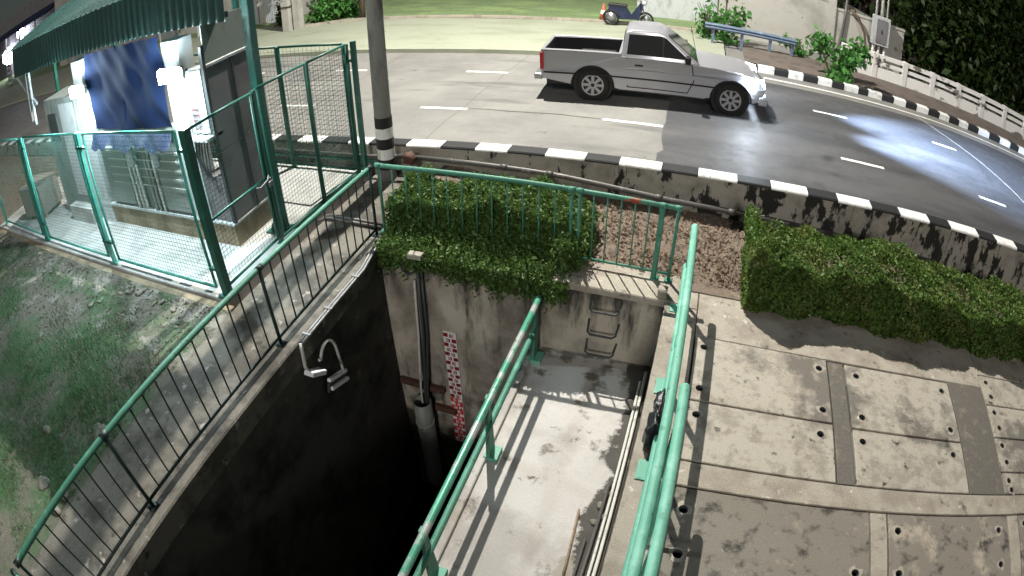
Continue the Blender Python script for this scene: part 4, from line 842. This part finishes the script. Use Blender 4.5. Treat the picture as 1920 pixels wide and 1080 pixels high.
# ------------------------------------------------------------------ across the road: left side
up_ = thing('utility_pole', 'square concrete utility pole across the road beside the white shutters', 'pole', (-16.9, 20.5, zr(-17)))
part('shaft', MB().prism([(-17.1,20.35),(-16.72,20.35),(-16.72,20.75),(-17.1,20.75)], 'z', zr(-17)+.1, 9), M['farwall'], up_)
part('collar', MB().box(-17.13,-16.69,20.32,20.78,1.55,1.62), M['kdark'], up_)
solo('gate_pillar', MB().cbox(-16.62,-16.28,20.55,20.9,zr(-16)+.1,3.4,.02), M['farwall'], 'pale square pillar standing against the utility pole', 'pillar')
sh = thing('shophouse', 'shophouse with pale corrugated shutters across the road', 'building', (-26, 24, .2))
part('wall', MB().box(-46,-19.2,23.3,30,.1,7), M['farwall'], sh)
def shutter(x0, x1, z1):
    s = part('shutter', MB().box(x0, x1, 23.2, 23.297, .32, z1), M['kwhite'], sh); m = MB(); x = x0
    while x < x1-.05: m.box(x+.02, x+.07, 23.17, 23.199, .34, z1-.02); x += .13
    part('shutter_rib', m, M['kwhite'], s, kind='stuff')
for x0 in (-42.5,-38.5,-34.5,-30.5): shutter(x0, x0+2.6, 2.7)
shutter(-22.9,-21.1,2.7); shutter(-20.6,-19.5,2.9)
part('awning', MB().prism([(23.29,3.2),(21.6,2.75),(21.6,2.8),(23.29,3.28)], 'x', -45, -24), M['roofg'], sh)
for x in (-44,-40,-36,-32,-28,-24.4): part('awning_post', MB().tube([(x,21.7,.2),(x,21.7,2.77)], .06, 8), M['kwhite'], sh)
fs2 = thing('shop_row', 'far row of dark shops with bright lights down the road', 'building', (-75, 30, 0))
part('wall', MB().box(-100,-56,31,40,-.2,9), M['kgrey'], fs2)
part('awning', MB().prism([(30.99,6.9),(28,6.0),(28,6.15),(30.99,7.1)], 'x', -95, -58), M['navy'], fs2)
for x in range(-92,-57,6): part('awning_post', MB().tube([(x,28.2,.0),(x,28.2,6.05)], .16, 8), M['pvcw'], fs2)
for x in range(-94,-60,8): part('shop_opening', MB().box(x, x+5, 30.9, 30.99, .1, 3.6), M['kdark'], fs2)
for (x,y,z,r,lb) in ((-71.8,30,5.5,.75,'upper bright white globe light on the far shops'), (-78.4,30,3.3,1.25,'lower larger white globe light on the far shops')):
    t = thing('globe_light', lb, 'lamp', (x,y,z)); mm = blob((x,y,z),(r,r*.8,r),2,2)
    part('globe', mm, M['shop'], t, True); part('bracket', MB().tube([(x,y,z),(x,y+1.1,z+.6)], .08, 6), M['kdark'], t)
sg = thing('shop_sign', 'white shop sign board with dark lettering rows under the globe lights', 'sign', (-62.5,24,.3))
part('board', MB().box(-63.4,-61.9,23.9,24.0,.25,2.6), M['kwhite'], sg); part('leg', MB().box(-63.3,-63.2,23.92,23.98,.0,.249), M['kdark'], sg); part('leg', MB().box(-62.1,-62.0,23.92,23.98,.0,.249), M['kdark'], sg)
for j in range(3):
    for i in range(3): part('letter', MB().box(-63.25+.42*i,-63.0+.42*i,23.885,23.899,.5+.62*j,.85+.62*j), M['kdark'], sg)
part('red_mark', MB().box(-63.0,-62.3,23.885,23.899,2.3,2.55), M['tail'], sg)
# bushes, trunk and garden by the pillar
def bush(name, label, c, rx, ry, rz, n, size, mat, group=None, cat='bush'):
    t = thing(name, label, cat, c, group); k = max(5, int(n/350)); ctr = rng.normal(size=(k,3))*.42
    P = ctr[rng.integers(0,k,n)] + rng.normal(size=(n,3))*.2; P[:,2] = np.abs(P[:,2]+.45)
    P = P*np.array([rx,ry,rz]) + np.array(c); foliage('crown', P, size, mat, t)
    m = MB()
    for q in range(6): a = random.uniform(0,6.28); m.tube([(c[0],c[1],c[2]), (c[0]+.3*rx*math.cos(a), c[1]+.3*ry*math.sin(a), c[2]+.5*rz), (c[0]+.6*rx*math.cos(a), c[1]+.6*ry*math.sin(a), c[2]+rz)], [.04,.025,.008], 5)
    part('trunk', m, M['bark'], t); return t
bush('bush', 'leafy bush growing behind the pale square pillar', (-15.4,22.3,zr(-15)+.1), 1.3, .9, 1.5, 2600, .10, M['shrub'])
bush('bush', 'darker bush between the shutters and the utility pole', (-18.3,22.3,zr(-18)+.1), .9, .7, 1.4, 1800, .09, M['tree'])
def tree(name, label, base, trunkh, r0, crown_c, crown_r, n, size, mat, group=None, clumps=26):
    t = thing(name, label, 'tree', base, group); bx, by, bz_ = base; cc = Vector(crown_c)
    m = MB(); top = Vector((bx, by, bz_+trunkh)); m.tube([(bx,by,bz_-.1),(bx+.05,by,bz_+trunkh*.5), top], [r0, r0*.8, r0*.6], 9)
    ctr = []
    for k in range(clumps):
        d = Vector((random.gauss(0,1), random.gauss(0,1), random.gauss(0,.9))).normalized()*random.uniform(.35,1)
        p = cc + Vector((d.x*crown_r[0], d.y*crown_r[1], d.z*crown_r[2])); ctr.append(p)
        if k < 12: mid = top.lerp(p, .5) + Vector((0,0,.2)); m.tube([top, mid, p], [r0*.4, r0*.22, r0*.06], 6)
    part('trunk', m, M['bark'], t, True)
    C = np.array([tuple(p) for p in ctr]); idx = rng.integers(0, clumps, n); s = np.array(crown_r)*.27
    P = C[idx] + rng.normal(size=(n,3))*s*rng.uniform(.6,1.15,(clumps,1))[idx]; P[:,2] = np.maximum(P[:,2], bz_+.25)
    foliage('crown', P, size, mat, t); return t
tk = tree('garden_tree', 'slim tree whose brown trunk stands at the far lawn edge', (-13.9,22.0,zr(-14)+.1), 3.4, .15, (-13.9,22.6,6.3), (1.8,1.6,1.3), 2600, .10, M['tree'])
solo('lawn_stump', MB().tube([(-17.3,26.2,.3),(-17.3,26.2,.95)], [.4,.3], 9), M['bark'], 'short brown stump on the far lawn', 'stump', None, True)
m = MB(); pts = [(-16.3,21.0),(-15.1,21.55),(-14,21.75),(-12,21.85),(-6,21.9),(.8,21.95)]
for a, b in zip(pts, pts[1:]):
    d = Vector((b[0]-a[0], b[1]-a[1], 0)).normalized(); nn = Vector((-d.y,d.x,0))*.09; A = Vector((*a,0)); B = Vector((*b,0)); za, zb = zr(a[0])+.13, zr(b[0])+.13
    m.add([A-nn+Vector((0,0,za)), B-nn+Vector((0,0,zb)), B+nn+Vector((0,0,zb)), A+nn+Vector((0,0,za)), A-nn+Vector((0,0,za+.1)), B-nn+Vector((0,0,zb+.1)), B+nn+Vector((0,0,zb+.1)), A+nn+Vector((0,0,za+.1))], [(4,5,6,7),(0,1,5,4),(2,3,7,6),(1,2,6,5),(3,0,4,7)])
struct('lawn_edging', m, M['coping'])
# cone and parked motorbike
tc = thing('traffic_cone', 'small orange traffic cone with white band on the far pavement', 'traffic cone', (-3.6,22.1,zr(-3.6)+.13)); zc = zr(-3.6)+.13
part('cone_body', MB().tube([(-3.6,22.1,zc+.03),(-3.6,22.1,zc+.75)], [.17,.03], 14), M['cone'], tc, True); part('cone_base', MB().cbox(-3.82,-3.38,21.88,22.32,zc,zc+.035,.01), M['cone'], tc)
part('cone_band', MB().tube([(-3.6,22.1,zc+.32),(-3.6,22.1,zc+.48)], [.119,.088], 14, False), M['white'], tc, True)
mb_ = thing('motorbike', 'dark scooter parked across the road near the traffic cone', 'motorbike', (-2.6,21.6,zr(-2.6)+.13)); zb_ = zr(-2.6)+.13; bx0, by0 = -2.6, 21.6
for dx in (-.62,.62):
    wl_ = part('wheel', MB().tube([(bx0+dx+.27*math.cos(a), by0+dx*.2, zb_+.29+.27*math.sin(a)) for a in np.linspace(0,6.283,20)], .045, 6), M['tyre'], mb_, True)
    part('rim', MB().tube([(bx0+dx,by0+dx*.2-.02,zb_+.29),(bx0+dx,by0+dx*.2+.02,zb_+.29)], .2, 14), M['rim'], wl_, True)
part('frame', MB().prism([(bx0-.75,zb_+.5),(bx0-.7,zb_+.78),(bx0-.1,zb_+.72),(bx0+.1,zb_+.45),(bx0+.42,zb_+.95),(bx0+.55,zb_+.9),(bx0+.4,zb_+.3),(bx0-.3,zb_+.25)], 'y', by0-.12, by0+.12), M['navy'], mb_)
part('seat', MB().cbox(bx0-.75,bx0-.05,by0-.13,by0+.13,zb_+.73,zb_+.83,.03), M['trim'], mb_)
part('handlebar', MB().tube([(bx0+.36,by0-.34,zb_+1.08),(bx0+.45,by0,zb_+1.0),(bx0+.36,by0+.34,zb_+1.08)], .02, 6), M['rim'], mb_, True)
part('fork', MB().tube([(bx0+.45,by0,zb_+1.0),(bx0+.62,by0+.12,zb_+.29)], .03, 6), M['rim'], mb_, True); part('headlamp', blob((bx0+.56,by0,zb_+.95),(.09,.1,.09),3,2), M['kwhite'], mb_, True)

# ------------------------------------------------------------------ across the road: right side
bw = thing('boundary_wall', 'tall grey rendered boundary wall with concrete posts across the road', 'wall', (4.5, 22.8, .8))
part('wall_panel', MB().box(.95,5.0,22.7,22.9,.6,3.05), M['farwall'], bw); part('wall_panel', MB().box(5.32,8.45,22.7,22.9,.6,2.80), M['farwall'], bw)
part('wall_post', MB().cbox(5.003,5.317,22.6,22.98,.6,3.2,.02), M['farwall'], bw); part('wall_post', MB().cbox(.70,.947,22.6,22.98,.6,3.3,.02), M['farwall'], bw)
part('coping', MB().box(5.32,8.47,22.66,22.94,2.803,2.90), M['farwall'], bw); part('coping', MB().box(.95,5.0,22.66,22.94,3.053,3.15), M['farwall'], bw)
part('return_wall', MB().box(8.25,8.45,22.903,34,.6,2.5), M['farwall'], bw)
wg = solo('gate_wall', MB().cbox(-2.6,.68,24.4,24.6,.6,3.4,.02), M['kwhite'], 'bright pale wall beyond the blue guard rail', 'wall')
gr = thing('guard_rail', 'blue metal guard rail in front of the boundary wall', 'guard rail', (2, 20.1, zr(2)))
part('beam', MB().prism([(20.05,1.34),(20.0,1.40),(20.05,1.45),(20.0,1.50),(20.05,1.56),(20.09,1.56),(20.09,1.34)], 'x', .2, 3.4), M['bluerail'], gr)
for x in (.5,1.5,2.5,3.3): part('post', MB().box(x-.05,x+.05,20.1,20.2,zr(x)-.1,1.55), M['bluerail'], gr)
pb = thing('pole_box', 'white electric meter box with grey door mounted on steel legs by wall end', 'electric box', (7.2, 22.4, .9))
part('cabinet', MB().cbox(6.86,7.60,22.2,22.5,1.93,3.14,.02), M['kwhite'], pb); dr = part('door', MB().cbox(7.0,7.46,22.16,22.198,2.04,3.02,.02), M['kgrey'], pb); part('handle', MB().box(7.2,7.25,22.13,22.159,2.45,2.6), M['kdark'], dr)
for x in (6.98,7.24,7.5): part('leg', MB().tube([(x,22.38,.75),(x,22.38,1.928)], .055, 8), M['pvcw'], pb, True)
for x, r in ((6.98,.055),(7.24,.075),(7.48,.04)): part('riser', MB().tube([(x,22.38,3.145),(x,22.38,6)], r, 8), M['pvcw'], pb, True)
solo('drain_pipe', MB().tube([(5.75,22.6,3.6),(5.7,22.6,2.4),(5.62,22.58,1.6),(5.5,22.5,.8)], .06, 8), M['darkpipe'], 'thin vertical pipe beside the boundary wall post', 'pipe', None, True)
solo('fallen_frond', MB().tube([(5.9,22.5,3.0),(6.25,22.45,2.75),(6.55,22.4,2.2),(6.7,22.4,1.5),(6.72,22.3,.9)], [.07,.065,.055,.05,.03], 7), M['bark'], 'curved dry palm frond hanging against the boundary wall', 'frond', None, True)
# white bridge parapet
ba = thing('bridge_parapet', 'long flaking white concrete parapet with open slots along the far sidewalk', 'parapet', (5.5, 20.1, 1))
by = lambda x: 20.15 - .085*(x-5.5)
xs = [5.2 + 1.22*k for k in range(14)]
for a, b in zip(xs, xs[1:]):
    ya, yb = by(a), by(b); za, zb = zr(a)+.12, zr(b)+.12
    def bar(h0, h1, t, name, a=a, b=b, ya=ya, yb=yb, za=za, zb=zb):
        part(name, MB().add([(a+.1,ya-t,za+h0),(b-.1,yb-t,zb+h0),(b-.1,yb+t,zb+h0),(a+.1,ya+t,za+h0),(a+.1,ya-t,za+h1),(b-.1,yb-t,zb+h1),(b-.1,yb+t,zb+h1),(a+.1,ya+t,za+h1)], [(0,3,2,1),(4,5,6,7),(0,1,5,4),(1,2,6,5),(2,3,7,6),(3,0,4,7)]), M['parapet'], ba)
    bar(.0,.42,.09,'parapet_base'); bar(.53,.66,.07,'parapet_rail'); bar(.77,.92,.08,'parapet_rail')
for x in xs: part('parapet_post', MB().cbox(x-.098,x+.098,by(x)-.11,by(x)+.11,zr(x)-.1,zr(x)+1.06,.015), M['parapet'], ba)
bush('shrub', 'bushy green shrub growing behind the far striped kerb', (4.35,18.1,zr(4.3)+.14), 1.0, .75, 1.05, 1500, .085, M['shrub'])
bush('shrub', 'wispy green branches reaching over the blue guard rail', (.5,20.9,zr(.5)+.1), 1.1, .6, 1.3, 700, .09, M['shrub'])
bush('shrub', 'low scrubby plant at the end of the blue guard rail', (3.5,21.2,zr(3.5)), .5, .4, .6, 380, .07, M['shrub'])
tree('tree', 'large dark leafy tree behind the white bridge parapet', (13.2,25.5,.5), 3.0, .35, (13.2,25.0,4.6), (4.4,3.4,4.4), 30000, .14, M['tree'], None, 60)
tree('tree', 'tall dark tree standing beyond the parapet, deepest in the dark', (21,28,.5), 4.0, .4, (20.5,27.5,5.5), (5.5,4.5,5.5), 16000, .17, M['tree'], None, 50)
tree('tree', 'dark tree behind the boundary wall and meter box', (9.5,33,.5), 4.0, .35, (8.5,33,5.6), (5.5,3.5,3.5), 9000, .16, M['tree'], None, 36)
